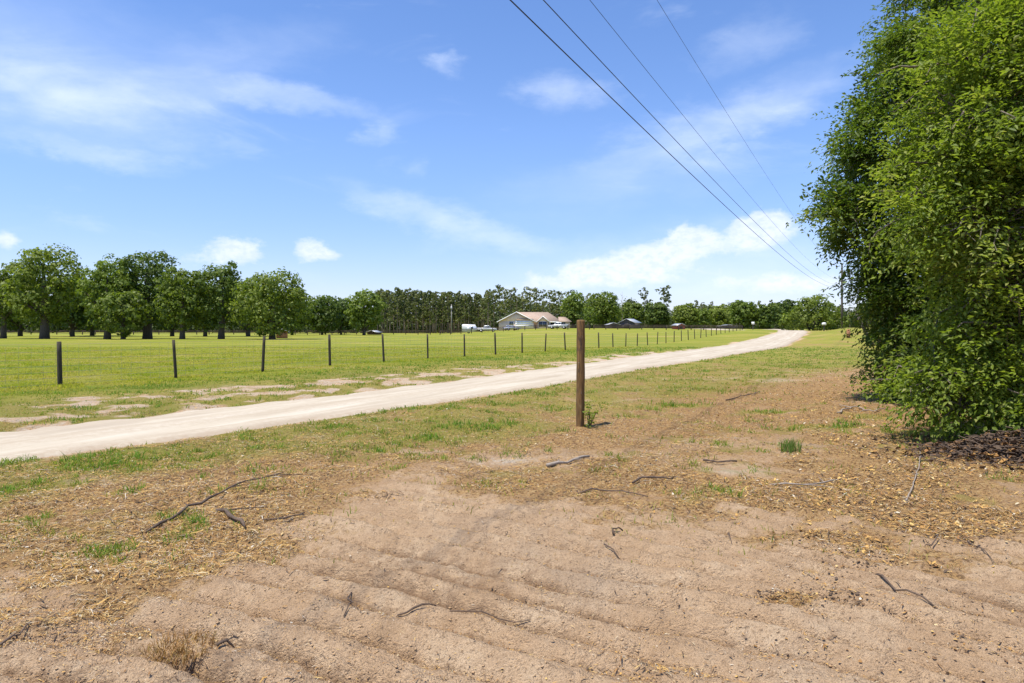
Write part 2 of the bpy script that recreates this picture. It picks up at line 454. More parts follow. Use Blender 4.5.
def blobs(X, Y, L):
    r = np.zeros_like(np.asarray(X, float))
    for b in L:
        a = b[4] if len(b) > 4 else 1.
        r = np.maximum(r, a * np.exp(-(((X - b[0]) / b[2]) ** 2 + ((Y - b[1]) / b[3]) ** 2)))
    return r

def zones(X, Y):
    X = np.asarray(X, float); Y = np.asarray(Y, float)
    u, v = uv(X, Y)
    n1 = fbm(X * .35, Y * .35, 71); n2 = fbm(X * 1.5, Y * 1.5, 74); n3 = fbm(X * .1, Y * .1, 78)
    vs = np.clip(2.0 + .13 * u, 1.8, 5.6)
    field = 1 - sst(vs - .8, vs + 1.6, v + (n1 - .5) * 3 + (n2 - .5) * 1.6)
    rf, rn = road_far(u), road_near(u)
    should = (1 - field) * (1 - sst(rf - .2, rf + .2, v))
    w0 = np.interp(u, [0, 6, 12, 20, 30, 45, 70], [12.1, 13.6, 15.5, 16.4, 18.6, 22, 27])
    verge = (1 - sst(w0 - 1.3, w0 + 2.4, v + (n1 - .5) * 2.6 + (n2 - .5) * 1.6)) * sst(rn - .2, rn + .15, v)
    farg = sst(26, 50, u) * sst(rn, rn + .5, v)
    S = sand_mask(X, Y)
    G = field + should * .72 * sst(.30, .56, n2) + verge * (.34 + .60 * n2) + farg * (.55 + .5 * n1) * (1 - verge)
    lotlit = sst(rn, rn + .4, v) * (1 - S) * (1 - .45 * verge) * (1 - .8 * blobs(X, Y, PALE)) * (.84 + .42 * sst(.36, .60, fbm(X * .8, Y * 1.1, 88)))
    G = np.maximum(G, blobs(X, Y, GREEN) * (1 - S * .6))
    G = np.where(v > rn, np.maximum(G, .46 * sst(.48, .70, n2) * (1 - S)), G)
    L = lotlit * (.50 + .55 * n1) + should * .40 + S * .06 + verge * .35
    G = G + .35 * blobs(X, Y, GREEN)
    L = np.maximum(L, .75 * blobs(X, Y, [(-3.4, 5.2, 1.5, 1.2), (6.5, 7.2, 3, 2.6), (4, 6.6, 1.8, 1.2), (8, 9, 3, 3)]) * (1 - S * .4))
    L = np.maximum(L, S * .8 * blobs(X, Y, [(-1.9, 3.35, .22, .22), (-1.3, 5.0, .35, .18), (1.55, 3.75, .4, .12), (1.7, 5.35, .3, .2)]))
    pale = np.maximum(should * (.9 + .6 * n2) * sst(1.0, 4, v), 1.5 * blobs(X, Y, PALE))
    pale = np.maximum(pale, .8 * np.exp(-((v - rn - .1) / .5) ** 2) * (n2 > .45) * (v > rn - 1))
    return np.clip(G, 0, 1.2), np.clip(L, 0, 1.1), np.clip(S, 0, 1), np.clip(pale, 0, 1)

def geo_axis(a, b, step, grow, far):
    x = list(np.arange(a, b, step)); s = step
    while x[-1] < far:
        s *= grow; x.append(x[-1] + s)
    return x

xr = geo_axis(0, 5.0, .023, 1.034, 1600)
xs = np.array([-q for q in xr[:0:-1]] + xr)
yf = geo_axis(2.4, 7.2, .018, 1.024, 1600)
yb = []
s_, y_ = .06, 2.4
while y_ > -60:
    s_ *= 1.25; y_ -= s_; yb.append(y_)
ys = np.array(yb[::-1] + yf)
GX, GY = np.meshgrid(xs, ys)
GZ = zf(GX, GY)
nx, ny = len(xs), len(ys)
idx = np.arange(nx * ny).reshape(ny, nx)
Q = np.stack([idx[:-1, :-1], idx[:-1, 1:], idx[1:, 1:], idx[1:, :-1]], -1).reshape(-1, 4)
zg, zl, zs, zp = zones(GX.ravel(), GY.ravel())
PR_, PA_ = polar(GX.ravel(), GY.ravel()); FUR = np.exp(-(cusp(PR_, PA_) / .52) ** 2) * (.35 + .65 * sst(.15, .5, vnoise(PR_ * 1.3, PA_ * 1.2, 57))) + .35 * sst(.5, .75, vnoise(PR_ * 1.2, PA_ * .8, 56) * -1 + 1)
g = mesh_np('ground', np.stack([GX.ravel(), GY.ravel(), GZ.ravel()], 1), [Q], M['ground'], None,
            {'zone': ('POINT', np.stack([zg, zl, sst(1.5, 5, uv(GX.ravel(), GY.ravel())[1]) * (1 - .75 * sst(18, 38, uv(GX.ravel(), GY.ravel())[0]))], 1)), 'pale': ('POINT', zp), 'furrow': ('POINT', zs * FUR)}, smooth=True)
tag(g, 'sandy lot and green pasture spreading out flat to the trees', 'ground', kind='structure')

# the sand lane
us = np.array(geo_axis(-45, 60, .22, 1.03, 260))
na = 25
rf = road_far(us) + (fbm(us * .9, us * 0 + 3, 81) - .5) * .55 + (fbm(us * 3, us * 0 + 3, 82) - .5) * .25
rn = road_near(us) + (fbm(us * .8, us * 0 + 9, 83) - .5) * .4 + (fbm(us * 3, us * 0 + 5, 84) - .5) * .25
tt = np.linspace(0, 1, na)
UU = np.repeat(us[:, None], na, 1); VV = rf[:, None] * (1 - tt) + rn[:, None] * tt
RX, RY = xy(UU, VV)
ac = np.repeat((tt * 2 - 1)[None], len(us), 0)
tracks = -.035 * np.exp(-((np.abs(ac) - .42) / .16) ** 2)
RZ = zbase(RX, RY) + .045 + (tracks + .03 * (1 - ac ** 2) + (fbm(RX * 2, RY * 2, 85) - .5) * .03) * (1 - sst(30, 60, RY)) * (1 - ac ** 8)
RZ = RZ + .02 * sst(20, 60, RY)
RZ[:, 0] -= .05; RZ[:, -1] -= .05
idx = np.arange(len(us) * na).reshape(len(us), na)
Q = np.stack([idx[:-1, :-1], idx[1:, :-1], idx[1:, 1:], idx[:-1, 1:]], -1).reshape(-1, 4)[:, ::-1]
r = mesh_np('road', np.stack([RX.ravel(), RY.ravel(), RZ.ravel()], 1), [Q], M['road'], None, {'across': ('POINT', ac.ravel())}, smooth=True)
tag(r, 'pale sandy lane running past the wire fence to the crest', 'road', kind='structure')

# ------------------------------------------------------------------ grass, litter (stuff)
def rand_unit(n):
    d = rng.normal(size=(n, 3)); return d / np.linalg.norm(d, axis=1)[:, None]

def blades(P, H, W, lean, rnd, name, mat, label, cat, parent=None, kind='stuff'):
    n = len(P); a = rng.random(n) * 2 * PI
    d = np.stack([np.cos(a), np.sin(a), 0 * a], 1); b = rng.random(n) * 2 * PI
    l = np.stack([np.cos(b), np.sin(b), 0 * b], 1) * (lean * H)[:, None]
    up = np.array([0, 0, 1.])
    p0 = P - d * (W / 2)[:, None]; p1 = P + d * (W / 2)[:, None]
    mid = P + l * .35 + up * (H * .6)[:, None]
    p2 = mid + d * (W * .38)[:, None]; p3 = mid - d * (W * .38)[:, None]
    tip = P + l + up * (H * (1 - .25 * lean))[:, None]
    V = np.stack([p0, p1, p2, p3, tip], 1).reshape(-1, 3)
    k = np.arange(n)[:, None] * 5
    Qf = k + np.array([0, 1, 2, 3]); Tf = k + np.array([3, 2, 4])
    o = mesh_np(name, V, [Qf, Tf], mat, parent, {'rnd': ('FACE', np.concatenate([rnd, rnd]))})
    if label: tag(o, label, cat, kind=kind)
    return o

def sample(n, x0, x1, y0, y1, bias=1.0):
    """random plan points inside the view wedge (a little wider), denser near"""
    Y = y0 * (y1 / y0) ** (rng.random(n) ** bias)
    X = x0 + (x1 - x0) * rng.random(n)
    return X * Y, Y            # X as a tangent

# verge grass and weeds on the near side of the lane, and on the far shoulder
X, Y = sample(900000, -.95, .95, 4.2, 60)
G_, L_, S_, P_ = zones(X, Y); u_, v_ = uv(X, Y)
fine = fbm(X * 2.6, Y * 2.6, 91, 3) * .65 + fbm(X * 9, Y * 9, 92, 2) * .35
onroad = (v_ > road_far(u_) + .1) & (v_ < road_near(u_) - .12)
pr = sst(.36, .78, G_ * .75 + (fine - .5) * 1.25 + .03) * .72
pr = np.maximum(pr, .045 * sst(.45, .6, fine) * (v_ > road_near(u_)))
pr = np.where(onroad, pr * 0, pr)
pr = np.where(v_ < 1.2, 0, pr)
pr = pr * (1 - .92 * S_)
k = rng.random(len(X)) < pr
X, Y, Gk, fk = X[k], Y[k], G_[k], fine[k]
H = (.014 + .045 * rng.random(len(X)) ** 2) * (.55 + 1.1 * sst(.45, .75, fk)) * (1 + .012 * Y); W = .0035 + .00075 * Y
bl = blobs(X, Y, GREEN); H = H * (1 + 1.2 * bl)
rn_ = np.clip(.30 + .28 * bl + .35 * (Gk - .5) + (fk - .5) * 2.0 + .25 * sst(25, 45, Y) + rng.normal(size=len(X)) * .2, 0, 1)
blades(np.stack([X, Y, zf(X, Y) - .004], 1), H, W, .3 + .9 * rng.random(len(X)), rn_, 'verge_grass', M['grass'],
       'patchy olive and straw grass along both edges of the lane', 'grass')
# pasture
X, Y = sample(330000, -.95, .62, 13, 60)
G_, L_, S_, P_ = zones(X, Y); u_, v_ = uv(X, Y)
fine = fbm(X * .5, Y * .9, 93, 3)
k = (v_ < 2.4) & (rng.random(len(X)) < np.clip(G_, 0, 1) * (1 - sst(.0, 2.4, v_) * .6))
X, Y, fk, vv = X[k], Y[k], fine[k], v_[k]
H = (.018 + .04 * rng.random(len(X))) * (.7 + 1.5 * sst(.52, .72, fbm(X * 1.2, Y * 1.2, 94, 3))) * (1 + .6 * np.exp(-((vv - .1) / .5) ** 2) * rng.random(len(X))); W = .004 + .00075 * Y
blades(np.stack([X, Y, zf(X, Y) - .005], 1), H, W, .4 + .9 * rng.random(len(X)), np.clip(.45 + (fk - .5) * 2.0 + rng.normal(size=len(X)) * .2, 0, 1),
       'pasture_grass', M['field'], 'bright green pasture grass behind the wire fence', 'grass')

# litter: straw, bark crumbs, dead leaves, small twigs
X, Y = sample(830000, -.95, 1.0, 2.5, 26, 1.05)
G_, L_, S_, P_ = zones(X, Y); u_, v_ = uv(X, Y)
fine = fbm(X * 1.8, Y * 1.8, 95, 4)
onroad = (v_ > road_far(u_) - .1) & (v_ < road_near(u_) + .05)
pr = sst(.30, .85, L_ * .9 + (fine - .5) * 1.5 + .06) + S_ * (.02 + .24 * sst(.42, .7, fbm(X * 3, Y * 3, 97)) * np.exp(-(cusp(*polar(X, Y)) / .35) ** 2) * 1.6) 
pr = np.where(onroad, .012, np.where(v_ < 3, 0, pr))
k = rng.random(len(X)) < pr * .62
X, Y, Sk, fk = X[k], Y[k], S_[k], fine[k]
rightish = sst(.2, .5, X / Y)
# fine dark crumbs sprinkled over the bare sand
Xc, Yc = sample(110000, -.9, .95, 2.6, 8.0); Sc = sand_mask(Xc, Yc)
kc = rng.random(len(Xc)) < Sc * (.03 + .20 * sst(.46, .66, fbm(Xc * 2.2, Yc * 2.2, 99)) + .38 * np.exp(-(cusp(*polar(Xc, Yc)) / .5) ** 2))
Xc, Yc = Xc[kc], Yc[kc]; ncr = len(Xc)
X = np.concatenate([X, Xc]); Y = np.concatenate([Y, Yc]); Sk = np.concatenate([Sk, np.ones(ncr)]); fk = np.concatenate([fk, np.full(ncr, .5)])
n = len(X); crumb = np.arange(n) >= n - ncr; rightish = np.concatenate([rightish, np.zeros(ncr)])
kindr = rng.random(n)
straw = kindr < .74 - .14 * rightish; chip = (~straw) & (kindr < .95)
Ln = np.where(straw, .02 + .075 * rng.random(n) ** 2.2, np.where(chip, .010 + (.020 + .018 * rightish) * rng.random(n) ** 1.6, .05 + .13 * rng.random(n) ** 2))
Wd = np.where(straw, .0014 + .0018 * rng.random(n), np.where(chip, Ln * (.18 + .35 * rng.random(n)), .004 + .004 * rng.random(n))) * (1 + .03 * Y)
Ln = Ln * (.85 + .025 * Y) * np.where(crumb, .30, np.where(Sk > .5, .42, 1))
rr_ = None
a = rng.random(n) * 2 * PI; tilt = (rng.random(n) - .35) * np.where(chip, .9, .35)
d = np.stack([np.cos(a) * np.cos(tilt), np.sin(a) * np.cos(tilt), np.sin(tilt)], 1)
sd = np.stack([-np.sin(a), np.cos(a), (rng.random(n) - .5) * .9], 1)
C = np.stack([X, Y, zf(X, Y) + .003 + np.abs(np.sin(tilt)) * Ln * .4 + .008 * rng.random(n)], 1)
bend = (rng.random(n) - .5) * Ln * .35
A0 = C - d * (Ln / 2)[:, None]; A2 = C + d * (Ln / 2)[:, None]
Mid = C + sd * bend[:, None] + np.array([0, 0, 1.]) * (Ln * .08)[:, None]
hw = (Wd / 2)[:, None]
V = np.stack([A0 - sd * hw * .6, A0 + sd * hw * .6, Mid - sd * hw, Mid + sd * hw, A2 - sd * hw * .3, A2 + sd * hw * .3], 1).reshape(-1, 3)
kk = np.arange(n)[:, None] * 6
warm = blobs(X, Y, [(-3.6, 4.9, 1.9, 1.4), (-1.9, 3.35, .3, .3)])
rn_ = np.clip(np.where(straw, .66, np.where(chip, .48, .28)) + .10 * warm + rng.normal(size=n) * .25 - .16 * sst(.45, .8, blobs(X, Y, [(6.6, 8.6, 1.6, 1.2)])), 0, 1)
rn_ = np.where((Sk > .5) & (rng.random(n) < .4), rn_ * .5, np.maximum(rn_, .12 + .1 * rng.random(n)))
o = mesh_np('ground_litter', V, [kk + np.array([0, 1, 3, 2]), kk + np.array([2, 3, 5, 4])], M['litter'], None,
            {'rnd': ('FACE', np.concatenate([rn_, rn_]))})
tag(o, 'brown straw, bark crumbs and dead leaves strewn over the sand', 'litter', kind='stuff')

# loose sand clods
Xc, Yc = sample(60000, -.9, .95, 2.5, 7.5); Sc = sand_mask(Xc, Yc)
kc = rng.random(len(Xc)) < Sc * (.05 + .28 * sst(.45, .68, fbm(Xc * 1.6, Yc * 1.6, 111)))
Xc, Yc = Xc[kc], Yc[kc]; m = len(Xc)
sz = .0022 + .0065 * rng.random(m) ** 4
base = np.array([(1, 0, 0), (0, 1, 0), (-1, 0, 0), (0, -1, 0), (0, 0, .6), (0, 0, -.6)], float)
V = base[None] * (sz[:, None] * (.7 + .6 * rng.random((m, 6))))[..., None] * np.array([1.2, 1.2, 1])
aa = rng.random(m) * 6.28
V = np.stack([V[..., 0] * np.cos(aa)[:, None] - V[..., 1] * np.sin(aa)[:, None], V[..., 0] * np.sin(aa)[:, None] + V[..., 1] * np.cos(aa)[:, None], V[..., 2]], -1)
V = V + np.stack([Xc, Yc, zf(Xc, Yc) + sz * .12], 1)[:, None]
kk = np.arange(m)[:, None] * 6
M['clod'] = simple('sand_clod', (.43, .285, .16), .95, .2, 30, spec=.1)
o = mesh_np('sand_clods', V.reshape(-1, 3), [np.concatenate([kk + np.array(f) for f in ((0, 1, 4), (1, 2, 4), (2, 3, 4), (3, 0, 4), (1, 0, 5), (2, 1, 5), (3, 2, 5), (0, 3, 5))])], M['clod'])
tag(o, 'small loose sand clods scattered over the wheel ruts', 'sand', kind='stuff')

# ------------------------------------------------------------------ foliage helpers
def leaf_quads(P, Nrm, size, asp=.75):
    n = len(P)
    r = rand_unit(n); A = np.cross(Nrm, r); A /= np.linalg.norm(A, axis=1)[:, None] + 1e-9
    B = np.cross(Nrm, A)
    s = size * (.55 + .9 * rng.random(n))
    j = lambda: (.75 + .5 * rng.random(n))[:, None]
    a = A * (s * .5)[:, None]; b = B * (s * .5 * asp)[:, None]
    bow = Nrm * (s * .15)[:, None]
    V = np.stack([P - a * j() , P - b * j() + bow, P + a * j(), P + b * j() + bow], 1).reshape(-1, 3)
    return V, np.arange(n * 4).reshape(-1, 4)

def crown_mesh(name, lobes, leaf, density, mat, parent=None, up=.45, fuzz=.18):
    """lobes: (x,y,z,rx,ry,rz). Leaf clumps spread through the outer shell of every lobe."""
    lobes = np.array(lobes, float); PP = []; NN = []
    for i, l in enumerate(lobes):
        c, rr = l[:3], l[3:]
        area = 4 * PI * ((rr[0] * rr[1]) ** 1.6 / 3 + (rr[0] * rr[2]) ** 1.6 / 3 + (rr[1] * rr[2]) ** 1.6 / 3) ** (1 / 1.6)
        nsub = max(6, int(area * .55))
        d = rand_unit(nsub); d[:, 2] += .18; d /= np.linalg.norm(d, axis=1)[:, None]
        sub = c + d * rr * (.72 + .30 * rng.random(nsub))[:, None]
        m = max(4, int(density * area / nsub))
        off = rand_unit(nsub * m) * (rng.random(nsub * m) ** .45)[:, None]
        sr = np.minimum(rr.mean() * .42, 1.1 + leaf)
        off[:, 2] *= .7
        P = np.repeat(sub, m, 0) + off * sr
        N = np.repeat(d, m, 0) * .50 + off * .85 + rand_unit(len(P)) * .60; N[:, 2] += up * .7
        keep = np.ones(len(P), bool)
        for j, l2 in enumerate(lobes):
            if j == i: continue
            keep &= (((P - l2[:3]) / (l2[3:] * .55)) ** 2).sum(1) > 1
        keep |= rng.random(len(P)) < .08
        PP.append(P[keep]); NN.append(N[keep])
    P = np.concatenate(PP); N = np.concatenate(NN); N /= np.linalg.norm(N, axis=1)[:, None] + 1e-9
    V, Qf = leaf_quads(P, N, leaf)
    rnd = np.clip(.5 + rng.normal(size=len(P)) * .22, 0, 1)
    return mesh_np(name, V, [Qf], mat, parent, {'rnd': ('FACE', rnd)})

def trunk_mesh(name, h, r, limbs, mat, parent=None, n=8, lean=.02):
    b = MB()
    zz = np.linspace(-.3, h, 7)
    P = np.stack([np.sin(zz * .35) * lean * h * .6, np.cos(zz * .5) * lean * h * .4, zz], 1)
    b.tube(P, r * np.array([1.45, 1.12, .98, .88, .74, .55, .3]), n, jit=.08)
    for (z0, az, ln, rise) in limbs:
        t = np.linspace(0, 1, 5)
        x0 = np.interp(z0, zz, P[:, 0]); y0 = np.interp(z0, zz, P[:, 1])
        L = np.stack([x0 + np.cos(az) * ln * t, y0 + np.sin(az) * ln * t, z0 + rise * t ** .8], 1)
        L[1:-1] += (rng.random((3, 3)) - .5) * ln * .08
        b.tube(L, r * np.array([.5, .42, .32, .22, .1]), 6)
    return b.build(name, mat, parent, smooth=True)

def oak_lobes(w, h, zb, seed, n=16, flat=1.0):
    r_ = np.random.default_rng(seed); L = []
    cz = (h + zb) / 2; hz = (h - zb) / 2
    L.append((0, 0, cz, w * .30, w * .30, hz * .70))
    for i in range(n):
        t = (i + .5) / n; zz = 1 - 2 * t; az = i * 2.39996 + r_.random() * .9
        q = math.sqrt(max(0, 1 - zz * zz)) ** .8
        rad = w / 2 * .66 * q * (.8 + .35 * r_.random())
        z = cz + hz * .70 * zz * (.9 + .2 * r_.random())
        s = w * (.165 + .095 * r_.random())
        L.append((math.cos(az) * rad, math.sin(az) * rad, z, s * 1.1, s * 1.1, s * .85 * flat))
    return L

def tree(name, label, cat, px, Y, w, h, zb, seed, leafmat, group=None, leaf=.44, dens=7.0, r=None, n=16, basez=None, barkmat=None):
    X = (px - 512) / F_PX * Y
    t = empty(name, (X, Y, float(zbase(X, Y))))
    tag(t, label, cat, group)
    L = oak_lobes(w, h, max(.9, zb - (1.5 if Y < 116 else 0)), seed, n)
    crown_mesh('crown', L, leaf, dens, M[leafmat], t)
    r = r or h * .028
    rr = np.random.default_rng(seed + 99)
    limbs = [(zb * (.75 + .5 * rr.random()), rr.random() * 6.28, w * (.22 + .14 * rr.random()), h * .2 * (.6 + .8 * rr.random())) for _ in range(6)]
    trunk_mesh('trunk', h * .72, r, limbs, M[barkmat or 'bark'], t)
    return t

# ------------------------------------------------------------------ trees beyond the pasture
EDGE = 'shade trees on the pasture'
tree('oak_tree', 'broad leafy oak with a grey trunk, at the far left end of the pasture trees', 'tree', 44, 108, 10.4, 15.0, 3.0, 1, 'oak', EDGE, n=20, r=.55)
tree('oak_tree', 'leafy oak cut by the left edge of the photo', 'tree', 3, 112, 8.5, 12.8, 3.0, 2, 'oak', EDGE)
tree('oak_tree', 'pale green oak left of the tallest pasture tree, its trunk beside a short tree', 'tree', 107, 108, 9.0, 13.4, 3.2, 3, 'lime', EDGE, r=.42)
tree('oak_tree', 'short round tree with a dark trunk in front of two taller oaks', 'tree', 123, 104, 7.6, 7.4, 2.0, 4, 'oak', EDGE, leaf=.45, r=.3)
tree('oak_tree', 'tallest dark oak behind the short round tree', 'tree', 147, 112, 10.5, 15.2, 3.0, 5, 'oak_dark', EDGE, n=20, r=.6)
tree('oak_tree', 'mid green oak between the tallest oak and the dark narrow tree', 'tree', 182, 104, 7.6, 11.6, 2.2, 6, 'oak', EDGE, r=.34)
tree('oak_tree', 'dark narrow tree with a pointed top left of the round oak', 'tree', 221, 106, 7.2, 13.0, 2.4, 7, 'oak_dark', EDGE, r=.42)
tree('oak_tree', 'single round evenly domed oak beside a small shelter', 'tree', 272, 103, 10.4, 9.9, 1.9, 8, 'oak', EDGE, leaf=.40, dens=8, n=26, r=.42)
BACK = 'trees behind the pasture oaks'
for i, (px, Y, w, h, k) in enumerate([(-40, 135, 11, 13, 'oak_dark'), (20, 150, 11, 13.5, 'oak_dark'), (72, 145, 11, 13, 'oak_dark'), (92, 165, 12, 14, 'oak_dark'),
                                      (125, 150, 11, 12, 'oak_dark'), (172, 155, 11, 13.5, 'oak_dark'), (205, 148, 10, 12.5, 'oak_dark'), (248, 150, 11, 13.8, 'oak_dark'),
                                      (-75, 120, 11, 14, 'oak'), (-120, 118, 12, 15, 'oak'), (292, 175, 10, 11.5, 'oak')]):
    tree('background_tree', 'dark tree standing behind the pasture oaks, mostly hidden by them', 'tree', px, Y, w, h, 1.2, 20 + i, k, BACK, leaf=.75, dens=3.2)
tree('round_tree', 'rounded dark green tree just right of the domed oak', 'tree', 322, 190, 11.0, 10.6, 1.0, 41, 'oak_dark', leaf=.7, dens=3.8)
tree('round_tree', 'low dark tree squeezed between the rounded tree and the lime green tree', 'tree', 341, 205, 9.0, 10.2, 1.0, 42, 'oak_dark', leaf=.7)
tree('lime_tree', 'bright lime green tree in front of the left end of the pines', 'tree', 364, 185, 9.4, 12.6, .9, 43, 'lime', leaf=.7, dens=3.8, n=18)
tree('leafy_tree', 'bright green tree just right of the house, behind the near post', 'tree', 573, 215, 8.4, 11.4, .8, 44, 'lime', leaf=.7, dens=3.8, n=18)
tree('leafy_tree', 'dark wide leafy tree between the house and the dark barn', 'tree', 603, 222, 11.5, 11.0, .6, 45, 'oak', leaf=.7, dens=3.8, n=20)
tree('leafy_tree', 'small yellowish tree left of the dark barn', 'tree', 590, 205, 4.4, 6.6, .4, 46, 'lime', leaf=.4)
tree('leafy_tree', 'low tree directly behind the dark barn roof', 'tree', 632, 262, 10, 9.6, .5, 47, 'oak', leaf=.75)
tree('leafy_tree', 'mid green rounded tree behind the red shed', 'tree', 686, 280, 11, 9.5, .5, 48, 'oak', leaf=.75)
tree('leafy_tree', 'dark tree under the flat topped pines', 'tree', 657, 285, 10, 10.5, .5, 49, 'oak_dark', leaf=.75)
tree('leafy_tree', 'pale little tree left of the gap in the far fence', 'tree', 705, 250, 4.6, 7.6, .3, 50, 'lime', leaf=.7)
tree('leafy_tree', 'bright tree above the far end of the wire fence', 'tree', 743, 240, 9.0, 10.2, .4, 51, 'lime', leaf=.7)
tree('leafy_tree', 'dark green tree left of the big roadside bush', 'tree', 768, 235, 9.0, 9.4, .3, 52, 'oak_dark', leaf=.7)
tree('leafy_tree', 'wide dark tree between the pale little tree and the bright tree', 'tree', 722, 262, 10, 8.6, .3, 53, 'oak', leaf=.75)
tree('leafy_tree', 'tall rounded tree rising just left of the roadside bush', 'tree', 786, 250, 7, 12.0, .5, 54, 'oak_dark', leaf=.7)

def bush(name, label, cat, px, Y, lobes, leafmat, leaf, dens, stems=5):
    X = (px - 512) / F_PX * Y
    t = tag(empty(name, (X, Y, float(zbase(X, Y)))), label, cat)
    crown_mesh('crown', lobes, leaf, dens, M[leafmat], t)
    b = MB()
    for i in range(stems):
        a = i * 2.4; tt = np.linspace(0, 1, 5)[:, None]
        b.tube(np.array([[.3 * math.cos(a), .3 * math.sin(a), -.2]]) * (1 - tt) + tt * np.array([[2 * math.cos(a), 1.5 * math.sin(a), 3.0]]), np.linspace(.16, .04, 5), 6)
    b.build('trunk', M['bark'], t, smooth=True)
    return t
bush('roadside_bush', 'big rounded bush at the end of the lane, beside the utility pole', 'bush', 812, 128,
     [(0, 0, 2.8, 3.6, 3.2, 3.2), (-3.2, 0, 1.9, 2.3, 2.2, 2.1), (3.4, .4, 2.0, 2.4, 2.2, 2.2), (-1.2, -.8, 4.2, 2.2, 2, 1.8), (1.4, .3, 4.9, 2.2, 2, 1.7),
      (.4, -2, 1.8, 2.6, 2, 1.9), (-2.4, -1, 3.2, 1.8, 1.6, 1.5), (3.0, -.6, 3.6, 1.8, 1.6, 1.5), (5.2, .5, 1.4, 1.5, 1.5, 1.4), (-4.9, .2, 1.0, 1.2, 1.2, 1.0)], 'oak', .40, 13.0)
bush('hedge_bush', 'green bush right of the utility pole, partly behind the near dark tree', 'bush', 866, 118,
     [(0, 0, 1.7, 2.6, 2, 2.0), (-2.6, 0, 1.1, 1.6, 1.5, 1.4), (2.8, .3, 1.5, 2, 1.8, 1.8), (.6, -.5, 2.9, 1.6, 1.4, 1.3)], 'oak', .36, 10.0)
bush('verge_shrub', 'small leafy shrub on the grassy bank near the red marker post', 'shrub', 877, 62,
     [(0, 0, .8, 1.1, 1, .9), (-.8, 0, .5, .7, .7, .6), (.8, .2, .6, .8, .7, .7)], 'oak', .16, 22)

# pines
def pine_proto(seed, h, crown_from, spread, faces, flat=False):
    r_ = np.random.default_rng(seed)
    t = empty('pine_tree', (0, 0, 0))
    L = []
    nb = 20
    for i in range(nb):
        f = (i + .5) / nb; z = h * (crown_from + (1 - crown_from) * f)
        rad = spread * (1.05 - .75 * f) * (.25 + .95 * r_.random()); az = r_.random() * 6.28
        if flat: rad = spread * (.3 + .9 * r_.random()) * (1 - .25 * f)
        s = spread * (.24 + .22 * r_.random())
        L.append((math.cos(az) * rad, math.sin(az) * rad, z, s, s, s * (.5 if flat else .62)))
    crown_mesh('crown', L, .75, faces * 1.7, M['pine'], t, up=.3)
    limbs = [(l[2] - .5, math.atan2(l[1], l[0]), math.hypot(l[0], l[1]), .5) for l in L[::2]]
    trunk_mesh('trunk', h * .97, .2, [(a, b, c, d) for a, b, c, d in limbs], M['pine_bark'], t, 6, .008)
    return t

def place(proto, px, Y, s, rz, label, group, used):
    o = proto if proto.name not in used else copy_tree(proto)
    used.add(proto.name)
    X = (px - 512) / F_PX * Y
    o.location = (X, Y, float(zbase(X, Y)) - .1); o.rotation_euler = (0, 0, rz); o.scale = (s, s, s * random.uniform(.93, 1.07))
    tag(o, label, 'tree', group)
    return o
used = set()
PR = [pine_proto(200 + i, 18.2, [.30, .25, .38, .22, .32, .35][i], [2.3, 2.1, 2.5, 2.2, 2.0, 2.4][i], 1.9) for i in range(6)]
for i in range(104):
    px = 378 + (492 - 378) * ((i * .618) % 1) + random.uniform(-1.5, 1.5)
    Y = random.uniform(268, 335)
    hpx = np.interp(px, [378, 400, 440, 480, 492], [41, 41, 40, 37, 38]) + random.uniform(-4, 2)
    s = (hpx + (1.5 * F_PX / Y - 3.5)) / F_PX * Y / 18.2
    place(PR[i % 6], px, Y, s, random.random() * 6, 'slender straight pine in the dense stand beyond the pasture', 'pines of the dense far stand', used)
PD = [pine_proto(230 + i, 18, [.45, .55, .4][i], [2.8, 3.2, 2.6][i], 1.5, flat=True) for i in range(3)]
for i, px in enumerate([488, 494, 500, 505, 511, 517, 523, 530, 537, 543, 550, 556, 561, 569, 581, 588]):
    Y = 245 + (i * 37) % 45
    hpx = [39, 42, 43, 42, 41, 37, 38, 40, 39, 41, 37, 39, 37, 36, 34, 37][i]
    s = hpx / F_PX * Y / 18
    place(PD[i % 3], px, Y, s, random.random() * 6, 'dark spreading pine rising behind the house roof', 'pines behind the house', used)
place(PD[1], 664, 300, 40 / F_PX * 300 / 18, 1., 'flat topped lone pine on the skyline right of the barn, wider of the pair', None, used).pop('group', None)
place(PD[0], 645, 300, 39.5 / F_PX * 300 / 18, 2., 'thin lone pine on the skyline right of the barn, narrower of the pair', None, used).pop('group', None)
for i in range(30):
    px = 690 + (i * 5.1) % 96 + random.uniform(-2, 2) if i < 24 else 842 + (i - 24) * 8
    Y = random.uniform(300, 380)
    place(PR[i % 6], px, Y, (26 + random.uniform(-3, 3)) / F_PX * Y / 18.2, random.random() * 6, 'small far pine on the skyline above the end of the lane', 'far pines on the right skyline', used)
# a bare dead tree
b = MB(); X = (622 - 512) / F_PX * 240; z0 = float(zbase(X, 240))
b.tube([(0, 0, -.2), (.1, 0, 4), (-.05, 0, 8), (.1, 0, 13)], [.18, .15, .1, .03], 6)
for zz, dx in ((8.5, 1.3), (9.6, -1.1), (10.6, .9), (11.4, -.6)):
    b.tube([(0, 0, zz), (dx * .6, .2, zz + .35), (dx, .3, zz + 1.0)], [.06, .04, .015], 5)
o = b.build('dead_tree', M['stick_pale'], smooth=True); o.location = (X, 240, z0)
tag(o, 'bare thin dead trunk standing up left of the barn', 'tree')

